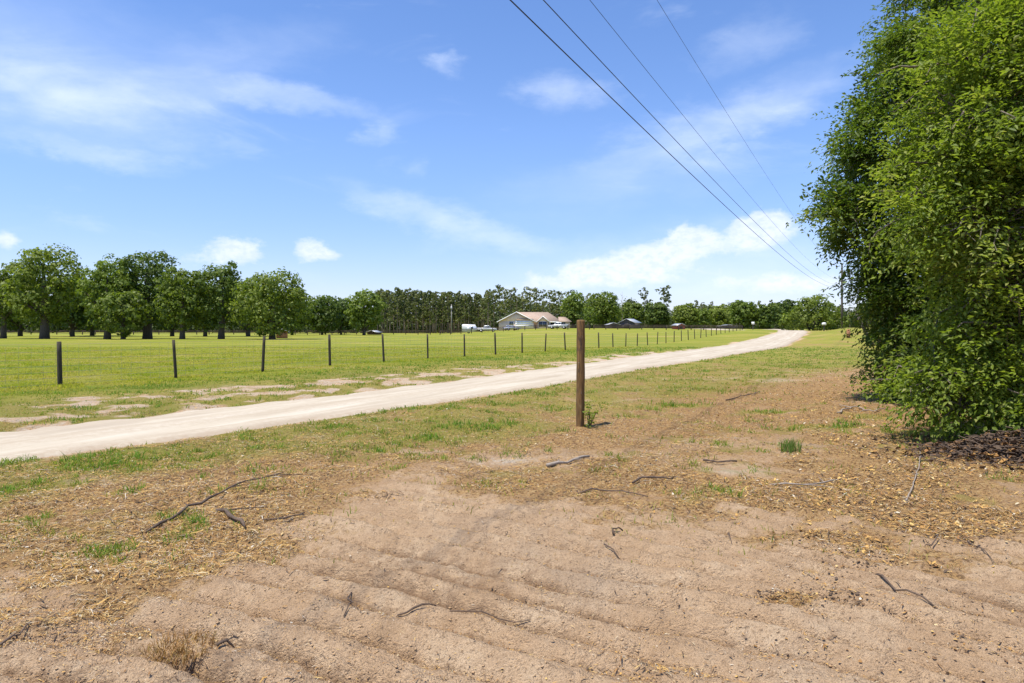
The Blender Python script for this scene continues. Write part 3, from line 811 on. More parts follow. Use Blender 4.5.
# understorey and far woods (one uncountable mass)
Ls = []
r_ = np.random.default_rng(5)
for px in np.arange(-420, 1420, 6.0):
    Y = 345 + 60 * r_.random(); X = (px - 512) / F_PX * Y
    hh = np.interp(px, [-400, 330, 380, 480, 520, 700, 800, 1400], [13, 13, 15, 15, 15, 12, 11.5, 12]) * (.75 + .5 * r_.random())
    z0 = float(zbase(X, Y)); w = 3.2 + 1.6 * r_.random()
    Ls.append((X, Y, z0 + hh * .45, w, w, hh * .5)); Ls.append((X + r_.normal() * 2, Y - 4, z0 + hh * .2, w * 1.1, w, hh * .28))
for px in np.arange(290, 770, 5.0):
    Y = 292 + 50 * r_.random(); X = (px - 512) / F_PX * Y; hh = 4 + 5 * r_.random()
    Ls.append((X, Y, float(zbase(X, Y)) + hh * .4, 2.6, 2.4, hh * .55))
o = crown_mesh('far_woods', Ls, 1.1, 1.5, M['woods'])
tag(o, 'dark band of far woodland closing the view behind pines and pasture', 'woods', kind='stuff')

# ------------------------------------------------------------------ near trees on the right
def near_tree(name, label, base, lobes, nspray, leafsize, mat, seed, limbs, twigs, sparse=()):
    r_ = np.random.default_rng(seed)
    t = tag(empty(name, (base[0], base[1], float(zf(base[0], base[1])))), label, 'tree')
    bx = np.array([base[0], base[1], t.location[2]])
    lobes = np.array(lobes, float)
    vol = lobes[:, 3] ** 1.6; pick = r_.choice(len(lobes), nspray, p=vol / vol.sum())
    d = rand_unit(nspray); rad = r_.random(nspray) ** .28
    P = lobes[pick, :3] + d * (lobes[pick, 3] * rad)[:, None] * np.array([1, 1, .95])
    deep = np.zeros(nspray)
    for l in lobes: deep = np.maximum(deep, 1 - np.linalg.norm(P - l[:3], axis=1) / l[3])
    keep = (deep < .42) | (r_.random(nspray) < .35)
    keep &= P[:, 2] > .12
    P, d, pick = P[keep], d[keep], pick[keep]
    nc = max(1, len(P) // 8)
    cidx = r_.choice(len(P), nc, replace=False); wh = r_.integers(0, nc, len(P)); own = r_.random(len(P)) < .16
    P = np.where(own[:, None], P, P[cidx][wh] + r_.normal(size=P.shape) * np.array([.20, .20, .10]))
    d = np.where(own[:, None], d, d[cidx][wh]); pick = np.where(own, pick, pick[cidx][wh])
    keep = P[:, 2] > .1
    P, d, pick = P[keep], d[keep], pick[keep]; ctone = r_.normal(size=nc)[wh[keep]] * .16
    n = len(P)
    # direction of each spray: outward, sagging
    out = d * .9 + rand_unit(n) * .55; out[:, 2] -= .12
    out /= np.linalg.norm(out, axis=1)[:, None]
    Ln = .38 + .45 * r_.random(n) + np.where(r_.random(n) < .04, .55 * r_.random(n), 0)
    nl = 26
    s = (np.arange(nl) + .5) / nl
    side = np.cross(out, np.array([0, 0, 1.])); side /= np.linalg.norm(side, axis=1)[:, None] + 1e-6
    nrm = np.cross(side, out)
    # side twigs: leaves spread sideways from the spray axis in a flat fan
    lat = (r_.random((n, nl)) - .5) * 2 * (.05 + .26 * (1 - s))[None] * Ln[:, None]
    ver = r_.normal(size=(n, nl)) * .045
    sag = -.16 * Ln[:, None] * (s[None] ** 2)
    C = P[:, None] + out[:, None] * (Ln[:, None] * (s[None] - .35))[..., None] + side[:, None] * lat[..., None] + nrm[:, None] * ver[..., None]
    C[..., 2] += sag
    C = C.reshape(-1, 3)
    m = len(C)
    sg = np.sign(lat).reshape(-1)
    od = np.repeat(out, nl, 0); sd = np.repeat(side, nl, 0)
    dirn = od * .6 + sd * sg[:, None] * .7 + rand_unit(m) * .55; dirn[:, 2] -= .15
    dirn /= np.linalg.norm(dirn, axis=1)[:, None]
    nr = np.repeat(nrm, nl, 0) * .7 + rand_unit(m) * .65; nr[:, 2] += .25
    wv = np.cross(dirn, nr); wv /= np.linalg.norm(wv, axis=1)[:, None] + 1e-6
    nn = np.cross(wv, dirn)
    sz = leafsize * (.6 + .75 * r_.random(m)); hw = sz * (.20 + .06 * r_.random(m))
    B0 = C; tip = C + dirn * sz[:, None] - nn * (sz * .12)[:, None]
    mid = C + dirn * (sz * .5)[:, None]
    l1 = mid + wv * hw[:, None] + nn * (hw * .45)[:, None]; l2 = mid - wv * hw[:, None] + nn * (hw * .45)[:, None]
    V = np.stack([B0, l1, tip, l2], 1).reshape(-1, 3) - bx
    k4 = np.arange(m)[:, None] * 4
    tone = np.repeat(r_.normal(size=n) * .09 + ctone, nl)
    rnd = np.clip(.5 + tone + r_.normal(size=m) * .17, 0, 1)
    rnd = np.where(r_.random(m) < .025, 1., rnd)
    mesh_np('crown', V, [k4 + np.array([0, 1, 2]), k4 + np.array([0, 2, 3])], mat, t, {'rnd': ('FACE', np.concatenate([rnd, rnd]))})
    # wood: trunk, limbs to every lobe, thin twigs to a share of the sprays
    bm = MB()
    for (x, y, z, rr) in limbs:
        tt = np.linspace(0, 1, 8)[:, None]
        q = np.array([[0, 0, -.15]]) * (1 - tt) + np.array([[x, y, z]]) * tt
        q[:, 2] += .25 * np.sin(tt[:, 0] * PI) * z * .4
        q[1:-1, :2] += (r_.random((6, 2)) - .5) * .22
        bm.tube(q, rr * np.linspace(1, .22, 8), 7, jit=.06)
    bm.build('trunk', M['near_bark'], t, smooth=True)
    bt = MB()
    for i in r_.choice(n, min(twigs, n), replace=False):
        e = P[i] + out[i] * Ln[i] * .4 - bx
        c = lobes[pick[i], :3] - bx
        st = c + (P[i] - bx - c) * .3
        mm = (st + e) / 2 + np.array([0, 0, .1]) + rand_unit(1)[0] * .08
        bt.tube([st, mm, P[i] - bx, e], np.array([.014, .010, .007, .003]) * (1.7 if i % 6 == 0 else 1), 4, cap=False)
    bt.build('branch', M['near_bark'], t)
    return t

back_lobes = [(7.9, 14.3, 3.85, 1.0), (7.0, 14.2, 3.85, .62), (6.3, 14.1, 3.9, .30), (8.1, 14.3, 3.0, .72), (8.35, 14.4, 5.9, 1.15), (7.75, 14.3, 5.2, .85), (8.95, 14.5, 7.5, .95), (8.45, 14.3, 6.95, .55),
              (8.5, 14.3, 1.75, 1.0), (8.4, 14.2, 2.5, .85), (8.25, 14.0, .75, .62), (8.8, 13.8, .7, .75), (8.3, 13.9, 1.4, .7), (8.35, 14.0, 1.9, .75), (8.6, 13.7, 1.2, .8), (7.95, 14.2, .5, .4), (9.2, 14.6, 2.3, 1.5), (9.3, 14.8, 4.4, 1.6), (9.6, 15, 6.2, 1.5), (9.8, 15.2, 8.4, 1.4),
              (10.6, 15.2, 1.6, 1.6), (11, 15.5, 3.8, 1.9), (11, 15.6, 6.2, 1.9), (10.6, 15.8, 8.2, 1.5), (9.9, 15.4, 9.6, .9), (9.6, 13.8, 1.1, 1.0), (10.4, 14.4, 5.4, 1.3), (12.2, 15.5, 2, 1.7), (12.3, 15.8, 5, 1.8)]
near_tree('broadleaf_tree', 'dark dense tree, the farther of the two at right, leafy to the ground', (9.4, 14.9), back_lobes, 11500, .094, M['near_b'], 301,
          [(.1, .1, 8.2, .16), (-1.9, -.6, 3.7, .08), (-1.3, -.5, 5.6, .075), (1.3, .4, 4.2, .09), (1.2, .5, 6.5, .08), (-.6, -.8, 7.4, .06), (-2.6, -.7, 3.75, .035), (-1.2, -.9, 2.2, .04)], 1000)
front_lobes = [(6.0, 9.2, 3.75, .72), (6.35, 9.1, 4.3, .85), (5.75, 9.1, 3.1, .5), (6.3, 9.0, 2.9, .85), (6.45, 9.0, 2.1, .75), (6.15, 9.2, 5.1, .55), (6.9, 9.2, 5.15, .9), (6.2, 9.0, .85, .46), (5.7, 9.1, .95, .36), (5.85, 9.0, .50, .34), (6.6, 9.0, 1.05, .66),
               (6.75, 9.0, 1.4, .75), (7.2, 9.2, 3.6, 1.2), (7.4, 9.2, 2.2, 1.1), (7.6, 9.4, 5.1, 1.2), (7.5, 9.3, 1.35, .9), (8.3, 9.3, 4.2, 1.5), (8.4, 9.3, 2.4, 1.4), (8.4, 9.5, 6.0, 1.2), (7.9, 8.5, 3.0, 1.1), (9.2, 9.4, 3.4, 1.5), (8.5, 9.2, 1.4, 1.0)]
near_tree('broadleaf_tree', 'bright leafy tree at the right edge, low boughs drooping over the brush pile', (8.2, 9.6), front_lobes, 9000, .075, M['near'], 302,
          [(.1, 0, 5.6, .15), (-1.6, -.4, 3.6, .07), (-1.6, -.3, 1.2, .05), (-1.1, -.3, 5.0, .065), (.8, .1, 4.2, .07), (-2.3, -.4, 2.4, .045), (-2.0, -.5, 4.4, .04), (-1.7, -.6, 2.9, .03)], 900)

# ------------------------------------------------------------------ wire fence along the lane
fence = tag(empty('wire_fence', (xy(16.5 - 3.49 * 1, 0)[0], xy(16.5 - 3.49, 0)[1], 0)), 'woven wire fence on thin wooden posts between the pasture and the lane', 'fence')
fo = np.array(fence.location)
U0 = 18.5 / 0.8872 - 9.9 - .12      # u of the first post in view
U0 = float(uv(-12.04, 18.19)[0]); DUv = 3.047 / .8872
first = None
for k in range(-6, 33):
    u = U0 + k * DUv; X, Y = xy(u, 0.0); z = float(zf(X, Y))
    b = MB(); hgt = 1.22 + .11 * (random.random() - .5)
    lx, ly = random.uniform(-.055, .055), random.uniform(-.03, .03)
    zz = np.linspace(-.15, hgt, 6)
    P = np.stack([X + lx * zz, Y + ly * zz, z + zz], 1) - fo
    rr = (.043 + .010 * random.random()) * (1.15 if k == 0 else 1)
    b.tube(P, [rr * 1.03, rr, rr * .98, rr * .97, rr * .96, rr * .92], 9, jit=.06)
    b.build('fence_post', M['line_post'], fence, smooth=False)
b = MB()
hs = [.06, .22, .38, .54, .72, .92, 1.12]
for h in hs:
    uu = np.arange(U0 - 6 * DUv, U0 + 32 * DUv, DUv / 2)
    X, Y = xy(uu, np.full_like(uu, -.07)); Z = zbase(X, Y) + h
    b.tube(np.stack([X, Y, Z], 1) - fo, .0030, 4, cap=False)
vv = np.arange(U0 - 5 * DUv, U0 + 16 * DUv, .30)
X, Y = xy(vv, np.full_like(vv, -.07)); Z = zbase(X, Y)
for x, y, z in zip(X, Y, Z):
    b.tube(np.array([(x, y, z + .04), (x, y, z + 1.12)]) - fo, .0022, 3, cap=False)
b.build('wire_mesh', M['wire'], fence)

# the lone near post
X, Y = ground_at(580, 427.5); z = float(zf(X, Y))
post = tag(empty('wooden_post', (X, Y, z)), 'single brown round wooden post standing alone on the near side of the lane', 'post')
b = MB(); zz = np.concatenate([np.linspace(-.25, 1.60, 14), [1.625, 1.63]])
rr = np.concatenate([np.full(14, .064) + .003 * np.sin(np.arange(14) * 1.9), [.059, .03]])
b.tube(np.stack([.004 * np.sin(zz * 2) + .008 * zz, .01 * np.sin(zz * 1.3), zz], 1), rr, 18, jit=.035)
b.build('post_shaft', M['post'], post, smooth=True)
b = MB()
for (zz_, a) in ((1.35, -1.2), (.95, -1.9), (.5, -1.4)):      # old fence staples
    c, s = math.cos(a), math.sin(a)
    b.tube([(.063 * c, .063 * s, zz_), (.076 * c, .076 * s, zz_ + .004), (.076 * c, .076 * s, zz_ + .030), (.063 * c, .063 * s, zz_ + .034)], .0025, 5)
b.build('staple', M['chrome'], post)

# small weed at its foot
def weed(name, label, X, Y, n, h, spread, leaf, mat, seed):
    r_ = np.random.default_rng(seed)
    z = float(zf(X, Y)); t = tag(empty(name, (X, Y, z)), label, 'weed')
    sm = MB(); P = []; N = []
    for i in range(n):
        a = r_.random() * 6.28; rr = spread * r_.random() ** .6; hh = h * (.5 + .6 * r_.random())
        e = np.array([math.cos(a) * rr, math.sin(a) * rr, hh]); tt = np.linspace(0, 1, 5)[:, None]
        q = e * tt; q[:, 2] += .2 * hh * np.sin(tt[:, 0] * PI) - .01
        sm.tube(q, np.linspace(.004, .0015, 5), 4)
        for s in np.linspace(.3, 1, 9):
            P.append(q[0] * (1 - s) + e * s + np.array([0, 0, .2 * hh * math.sin(s * PI)]) + r_.normal(size=3) * leaf * .6); N.append(r_.normal(size=3) * .6 + np.array([0, 0, 1.]))
    N = np.array(N); N /= np.linalg.norm(N, axis=1)[:, None]
    V, Qf = leaf_quads(np.array(P), N, leaf, .55)
    mesh_np('foliage', V, [Qf], mat, t, {'rnd': ('FACE', r_.random(len(Qf)))})
    sm.build('stem', M['stick'], t)
    return t
X, Y = ground_at(590, 428); weed('weed', 'small leafy weed at the foot of the lone post', X, Y, 16, .30, .17, .045, M['near'], 5)

def tuft(name, label, px, py, n, h, spread, mat, w=.006, lean=.4):
    X, Y = ground_at(px, py); z = float(zf(X, Y))
    a = rng.random(n) * 6.28; rr = spread * rng.random(n) ** .7
    P = np.stack([np.cos(a) * rr, np.sin(a) * rr, np.zeros(n) - .006], 1)
    o = blades(P, h * (.55 + .5 * rng.random(n)), np.full(n, w), .12 + lean * rng.random(n), np.clip(rng.random(n), 0, 1), name, mat, None, None)
    o.location = (X, Y, z); tag(o, label, 'grass tuft'); return o
tuft('grass_tuft', 'upright dark green grass tuft alone on the brown litter', 790, 452, 130, .21, .13, M['tuft'], .009)
tuft('straw_clump', 'dry orange straw clump on bare sand at the lower left', 181, 655, 420, .06, .16, M['straw'], .005, 1.5)
tuft('grass_tuft', 'small fading tuft in front of the drooping boughs', 912, 437, 60, .13, .09, M['grass'], .008)

# ------------------------------------------------------------------ sticks on the ground
def stick(name, label, pts, r0, r1, mat='stick', lift=.012, forks=(), cat='stick', jit=.25, n=6):
    W = []
    for i, (px, py) in enumerate(pts):
        X, Y = ground_at(px, py); W.append((X, Y))
    W = np.array(W)
    d = np.concatenate([[0], np.cumsum(np.linalg.norm(np.diff(W, axis=0), axis=1))])
    s = np.linspace(0, d[-1], max(6, int(d[-1] / .13)))
    if not forks and cat == 'stick' and d[-1] > .3: forks = ((.35, .10 + .06 * rng.random(), .7, r0 * .45), (.7, .08 + .05 * rng.random(), -.8, r0 * .4))
    X = np.interp(s, d, W[:, 0]); Y = np.interp(s, d, W[:, 1])
    k = len(s)
    X += rng.normal(size=k) * r0 * .7; Y += rng.normal(size=k) * r0 * .7
    zg_ = zf(X, Y); base = np.linspace(zg_[0], zg_[-1], k)
    Z = np.maximum(zg_ + r0 * 1.1 + .004, base * .5 + zg_ * .5 + r0 * .5) + lift * np.sin(np.linspace(0, PI, k))
    P = np.stack([X, Y, Z], 1); o0 = P[k // 2].copy(); o0[2] -= r0
    b = MB(); b.tube(P - o0, .85 * np.linspace(r0, r1, k) * (1 + .15 * rng.normal(size=k)), n, jit=jit)
    for (at_, L, ang, rr) in forks:
        i = int(at_ * (k - 1)); p = P[i]; t = P[min(i + 1, k - 1)] - P[max(i - 1, 0)]; a = math.atan2(t[1], t[0]) + ang
        ss = np.linspace(0, L, 6)
        fx = p[0] + np.cos(a) * ss; fy = p[1] + np.sin(a) * ss + .02 * np.sin(ss * 9)
        fz = np.maximum(zf(fx, fy) + rr, p[2] + ss * 0)
        b.tube(np.stack([fx, fy, fz], 1) - o0, np.linspace(rr, rr * .3, 6), 5, jit=.2)
    o = b.build(name, M[mat], smooth=True); o.location = o0
    return tag(o, label, cat)
stick('fallen_branch', 'long thin dark branch lying across the litter at left', [(145, 533), (165, 526), (190, 512), (215, 502), (238, 491), (258, 482), (283, 475)], .014, .006,
      forks=((.30, .10, .9, .007), (.62, .14, -.5, .007), (.93, .42, -1.0, .006), (.8, .12, .8, .005)), lift=.03)
stick('fallen_branch', 'short stout dark piece of branch below the long thin branch', [(219, 515), (228, 519), (237, 525), (244, 531)], .017, .012, forks=((.3, .3, 1.1, .007),), lift=.01)
stick('fallen_branch', 'slim curved stick right of the stout piece of branch', [(263, 524), (280, 523), (295, 520), (305, 515)], .010, .006)
stick('fallen_branch', 'pale grey log piece lying left of the lone post foot', [(548, 468), (562, 465), (576, 462), (590, 459)], .024, .012, 'stick_pale', lift=.01)
stick('fallen_branch', 'long low thin stick on sand below the pale log', [(578, 494), (595, 492), (620, 494), (648, 499)], .008, .005, forks=((.6, .18, -.6, .004),))
stick('fallen_branch', 'twisted dark stick right of the thin stick, near the lot middle', [(632, 485), (645, 481), (660, 486), (678, 480)], .014, .007, forks=((.4, .2, .7, .006),))
stick('fallen_branch', 'two pronged dark twig propped on the sand at lower right', [(874, 575), (890, 587), (905, 597), (920, 605), (942, 615)], .007, .004, lift=.02, forks=((.15, .02, .2, .003),))
stick('twig', 'dark straight twig at the left edge of the bare sand', [(0, 650), (14, 640), (30, 627)], .007, .005, lift=.02)
stick('twig', 'small bent twig standing on edge below the sand centre', [(352, 596), (347, 604), (354, 612), (345, 625)], .005, .003, lift=.02)
stick('bark_piece', 'black flake of charred bark right of the straw clump', [(216, 651), (226, 646), (240, 642)], .011, .005, lift=.008, cat='bark')
stick('bark_piece', 'small dark flake of bark nearest the bottom left corner', [(184, 668), (190, 665), (194, 661)], .009, .005, cat='bark')
stick('twig', 'short dark twig lying straight on the wheel ridges', [(604, 553), (613, 559), (622, 563)], .006, .004)
stick('twig', 'small black chip above the straight twig on the wheel ridges', [(613, 541), (618, 538), (623, 536)], .010, .006)
stick('twig', 'thin hooked twig standing up from the sand right of centre', [(729, 531), (728, 538), (733, 544), (741, 546)], .004, .003, lift=.02)
stick('twig', 'v shaped dark twig on the grey sand near the right edge', [(925, 549), (936, 546), (938, 541), (933, 535)], .006, .004, lift=.03)
stick('twig', 'thin long twig near the right border of the sand', [(968, 541), (980, 550), (996, 563)], .006, .003)
stick('fallen_branch', 'grey forked dead branch left of the dark tree foot', [(838, 415), (855, 409), (872, 414), (890, 410)], .018, .008, 'stick_pale', forks=((.3, .5, .6, .01), (.6, .4, -.6, .008)))
stick('fallen_branch', 'dark crooked stick right of the lone post, by a grey patch', [(725, 400), (740, 398), (752, 396), (760, 392)], .017, .008)
stick('fallen_branch', 'dark flat stick lying level between the post and the green tuft', [(702, 463), (718, 464), (736, 463)], .015, .012)
stick('fallen_branch', 'pale bare branch on the litter below the green tuft', [(770, 487), (790, 488), (815, 487), (842, 480)], .011, .005, 'stick_pale', forks=((.35, .3, -.6, .006), (.7, .25, .7, .005)))
stick('fallen_branch', 'bent pale stick running up through the litter at right', [(905, 505), (914, 485), (921, 460), (919, 447)], .008, .004, 'stick_pale')
stick('twig', 'thin dark root like twig half buried in lower centre sand', [(398, 614), (420, 613), (437, 611)], .006, .004)
stick('twig', 'long thin buried root on the sand right of the root like twig', [(450, 612), (490, 617), (530, 621)], .004, .003)
# standing dead sapling before the dark tree
X, Y = ground_at(930, 401); z = float(zf(X, Y)); b = MB()
b.tube([(0, 0, -.05), (.03, 0, .35), (.0, .02, .7), (.08, 0, 1.05)], [.016, .013, .01, .004], 6)
b.tube([(.0, .02, .7), (-.08, 0, .85), (-.10, 0, .98)], [.008, .006, .003], 5)
o = b.build('dead_sapling', M['stick_pale'], smooth=True); o.location = (X, Y, z); tag(o, 'bare pale dead sapling upright before the dark tree', 'sapling')
# brush pile under the near tree
n = 2600
P = rng.normal(size=(n, 2)) * np.array([.62, .36]); cx, cy = 6.15, 8.05
hgt = .34 * np.exp(-(P[:, 0] / .9) ** 2 - (P[:, 1] / .5) ** 2)
z = zf(cx + P[:, 0], cy + P[:, 1])
b = MB(); z00 = float(zf(cx, cy))
bm_v = []; 
for i in range(900):
    a = rng.random() * 6.28; L = .12 + .4 * rng.random() ** 2; dz = rng.normal() * .12
    p = np.array([P[i, 0], P[i, 1], z[i] - z00 + hgt[i] * rng.random() + .01])
    d = np.array([math.cos(a), math.sin(a), dz]) * L / 2
    b.tube([p - d, p + rand_unit(1)[0] * .02, p + d], [.006, .006, .003], 4, cap=False)
pile = empty('brush_pile', (cx, cy, z00)); tag(pile, 'dark heap of dead twigs and leaves in shade under the near tree', 'brush pile')
b.build('twigs', M['stick'], pile)
p3 = np.stack([P[:, 0], P[:, 1], z - z00 + hgt * rng.random(n) + .01], 1)
N = rand_unit(n); N[:, 2] = np.abs(N[:, 2]) + .4; N /= np.linalg.norm(N, axis=1)[:, None]
V, Qf = leaf_quads(p3, N, .07, .55)
mesh_np('dead_leaves', V, [Qf], M['litter'], pile, {'rnd': ('FACE', np.clip(.2 + rng.normal(size=n) * .15, 0, 1))})

# ------------------------------------------------------------------ power lines and poles
PX, PY = xy(float(uv(50.6, 105)[0]), 15.67); PZ = float(zbase(PX, PY)) 
pole = tag(empty('utility_pole', (PX, PY, PZ)), 'tall wooden utility pole on the grassy bank carrying the four wires', 'utility pole')
ptop = 11.7 - PZ
b = MB(); b.tube([(0, 0, -.3), (0, 0, 4), (0, 0, 8), (0, 0, ptop)], [.17, .155, .135, .115], 10); b.build('pole_shaft', M['pole'], pole, smooth=True)
ends = {}
zfit = np.polyfit([-61, -25, 7.88, 18.9, 28.5, 44.3, 75, 105], [8.3, 6.5, 5.3, 4.95, 4.93, 5.14, 6.2, 7.8], 4)
WL = [(0, 2.9, .0080, 'lowest and thickest of the four overhead wires', .17), (.40, 2.9, .0066, 'second lowest overhead wire, close above the thickest one', .17),
      (1.12, 2.95, .0042, 'thin faint overhead wire, third from the ground', .16), (2.72, 2.95, .0042, 'topmost faint overhead wire, nearest the right hand tree', .13)]
for zmin, sag, rad, lab, off in WL:
    yy = np.concatenate([np.linspace(-61, 0, 20), np.linspace(1, 105, 90)])
    zz = np.polyval(zfit, yy) + zmin
    uu = (yy - PY) / DU[1]; xx = PX + uu * DU[0]
    ox, oy = -.17 * DU[1], .17 * DU[0]
    c = np.array([PX + ox, PY + oy, zz[-1]])
    bb = MB(); bb.tube(np.stack([xx + ox, yy + oy, zz], 1) - c, rad * (1 + .0 * yy), 6, cap=False)
    o = bb.build('power_line', M['cable'], smooth=True); o.location = c; tag(o, lab, 'power line', 'overhead wires')
    ib = MB(); ib.tube([(-.0, .0, zz[-1] - PZ - .05), (ox * .5, oy * .5, zz[-1] - PZ - .03), (ox, oy, zz[-1] - PZ)], [.035, .035, .03], 6)
    ib.tube([(ox, oy, zz[-1] - PZ - .12), (ox, oy, zz[-1] - PZ - .04), (ox, oy, zz[-1] - PZ + .08)], [.06, .09, .05], 8)
    ib.build('insulator', M['porcelain'], pole)
Xp = (451.5 - 512) / F_PX * 215; zp_ = float(zbase(Xp, 215))
p2 = tag(empty('utility_pole', (Xp, 215, zp_)), 'grey utility pole standing before the pine stand left of the trailer', 'utility pole')
b = MB(); b.tube([(0, 0, -.3), (0, 0, 5), (0, 0, 9.2)], [.17, .15, .12], 8); b.build('pole_shaft', simple('grey_pole', (.30, .28, .25), .9, .2, 3), p2, smooth=True)
b = MB(); b.box(-.25, .25, -.3, .2, 7.6, 8.5); b.build('transformer', M['tin'], p2)

# ------------------------------------------------------------------ house
HX, HY = 0.0, 208.0
HZ = float(zbase(7, 208)); h0 = 1.85
house = tag(empty('house', (7.0, HY, h0)), 'long low tan house with a reddish hip roof and white garage door', 'house')
def hp(x, y, z): return (x - 7.0, y - HY, z - h0)
def HB(): return MB()
def pr(b, pts, th=.08): return b.quad(*[hp(*p) for p in pts], th) if len(pts) == 4 else b.tri(*[hp(*p) for p in pts], th)
b = HB()
def wb(x0, x1, y0, y1, z0, z1): b.box(x0 - 7, x1 - 7, y0 - HY, y1 - HY, z0 - h0, z1 - h0)
wb(-4.0, 6.7, 206, 216, .6, 4.0)
# gable face of the garage wing
b.prism([(-4.0 - 7, 4.0 - h0), (6.7 - 7, 4.0 - h0), (1.37 - 7, 6.75 - h0)], 206 - HY, 206.25 - HY)
wb(6.7, 14.6, 207.6, 218, .6, 4.0)
wb(7.7, 11.0, 206.6, 207.6, .6, 4.0)
b.prism([(7.8 - 7, 4.0 - h0), (10.9 - 7, 4.0 - h0), (9.35 - 7, 5.45 - h0)], 206.6 - HY, 206.8 - HY)
wb(14.6, 17.6, 207.0, 214, .6, 3.9)
b.build('wall', M['wall'], house)
b = HB()
# wing roof, ridge along y at x=1.37
pr(b, [(-4.6, 205.5, 3.85), (1.37, 205.5, 6.92), (1.37, 216.5, 6.92), (-4.6, 216.5, 3.85)][::-1])
pr(b, [(1.37, 205.5, 6.925), (7.3, 205.5, 3.86), (7.3, 212.9, 3.86), (1.37, 212.9, 6.925)][::-1])
# main roof
pr(b, [(3.0, 207.0, 3.9), (15.1, 207.0, 3.9), (11.2, 213.0, 6.85), (1.37, 213.0, 6.86)])
pr(b, [(15.1, 207.0, 3.9), (15.1, 218.6, 3.9), (11.2, 213.0, 6.85)])
pr(b, [(15.1, 218.6, 3.9), (-3, 218.6, 3.9), (1.37, 213.0, 6.86), (11.2, 213.0, 6.85)])
# entry gable
pr(b, [(7.3, 206.2, 3.85), (9.35, 206.2, 5.62), (9.35, 211, 5.62), (7.3, 211, 3.85)][::-1])
pr(b, [(9.35, 206.2, 5.625), (11.4, 206.2, 3.86), (11.4, 211, 3.86), (9.35, 211, 5.625)][::-1])
# right wing hip
pr(b, [(14.2, 206.6, 3.8), (18.1, 206.6, 3.8), (16.3, 210, 5.3), (14.2, 210, 5.31)])
pr(b, [(18.1, 206.6, 3.8), (18.1, 214.4, 3.8), (16.3, 210, 5.3)])
pr(b, [(18.1, 214.4, 3.8), (14.2, 214.4, 3.8), (14.2, 210, 5.31), (16.3, 210, 5.3)])
# pent strip above the garage door
pr(b, [(1.1, 205.72, 4.45), (6.6, 205.72, 4.45), (6.0, 205.98, 4.85), (1.7, 205.98, 4.85)])
b.build('roof', M['roof'], house)
b = HB()
def bargeboard(p, q): b.quad(hp(*p), hp(*q), hp(q[0], q[1], q[2] - .28), hp(p[0], p[1], p[2] - .28), .05)
bargeboard((-4.6, 205.45, 3.85), (1.37, 205.45, 6.92)); bargeboard((1.37, 205.45, 6.92), (7.3, 205.45, 3.86))
bargeboard((7.3, 206.15, 3.85), (9.35, 206.15, 5.62)); bargeboard((9.35, 206.15, 5.62), (11.4, 206.15, 3.86)); bargeboard((11.4, 206.95, 3.92), (15.1, 206.95, 3.92))
b.build('fascia', M['trim'], house)
b = HB(); b.box(1.0 - 7, 6.3 - 7, 205.93 - HY, 205.985 - HY, 0, 2.3)
for z in (.55, 1.1, 1.65): b.box(1.05 - 7, 6.25 - 7, 205.90 - HY, 205.925 - HY, z, z + .40)
b.build('garage_door', M['trim'], house)
def window(x0, x1, y, z0, z1, name='window'):
    w = MB(); w.box(x0 - 7 - .08, x1 - 7 + .08, y - HY - .05, y - HY - .002, z0 - .08, z1 + .08); f = w.build(name, M['trim'], house)
    g_ = MB(); m = (x0 + x1) / 2
    g_.box(x0 - 7, m - 7 - .04, y - HY - .08, y - HY - .055, z0, z1); g_.box(m - 7 + .04, x1 - 7, y - HY - .08, y - HY - .055, z0, z1)
    g_.build('pane', M['glass'], f)
window(-.8, .3, 206, 1.05, 2.0)
window(8.1, 10.5, 206.6, .45, 2.0)
window(15.2, 16.2, 207.0, .7, 1.9)
b = HB(); b.box(11.3 - 7, 14.3 - 7, 207.54 - HY, 207.585 - HY, 0, 2.15); b.build('porch_shade_panel', M['dark'], house)  # flat dark panel, paints the shade of the recessed porch onto the wall
b = HB()
for x in (11.5, 13.0, 14.4): b.box(x - 7 - .1, x - 7 + .1, 207.05 - HY, 207.25 - HY, -.1, 2.05)
b.build('porch_post', M['trim'], house)

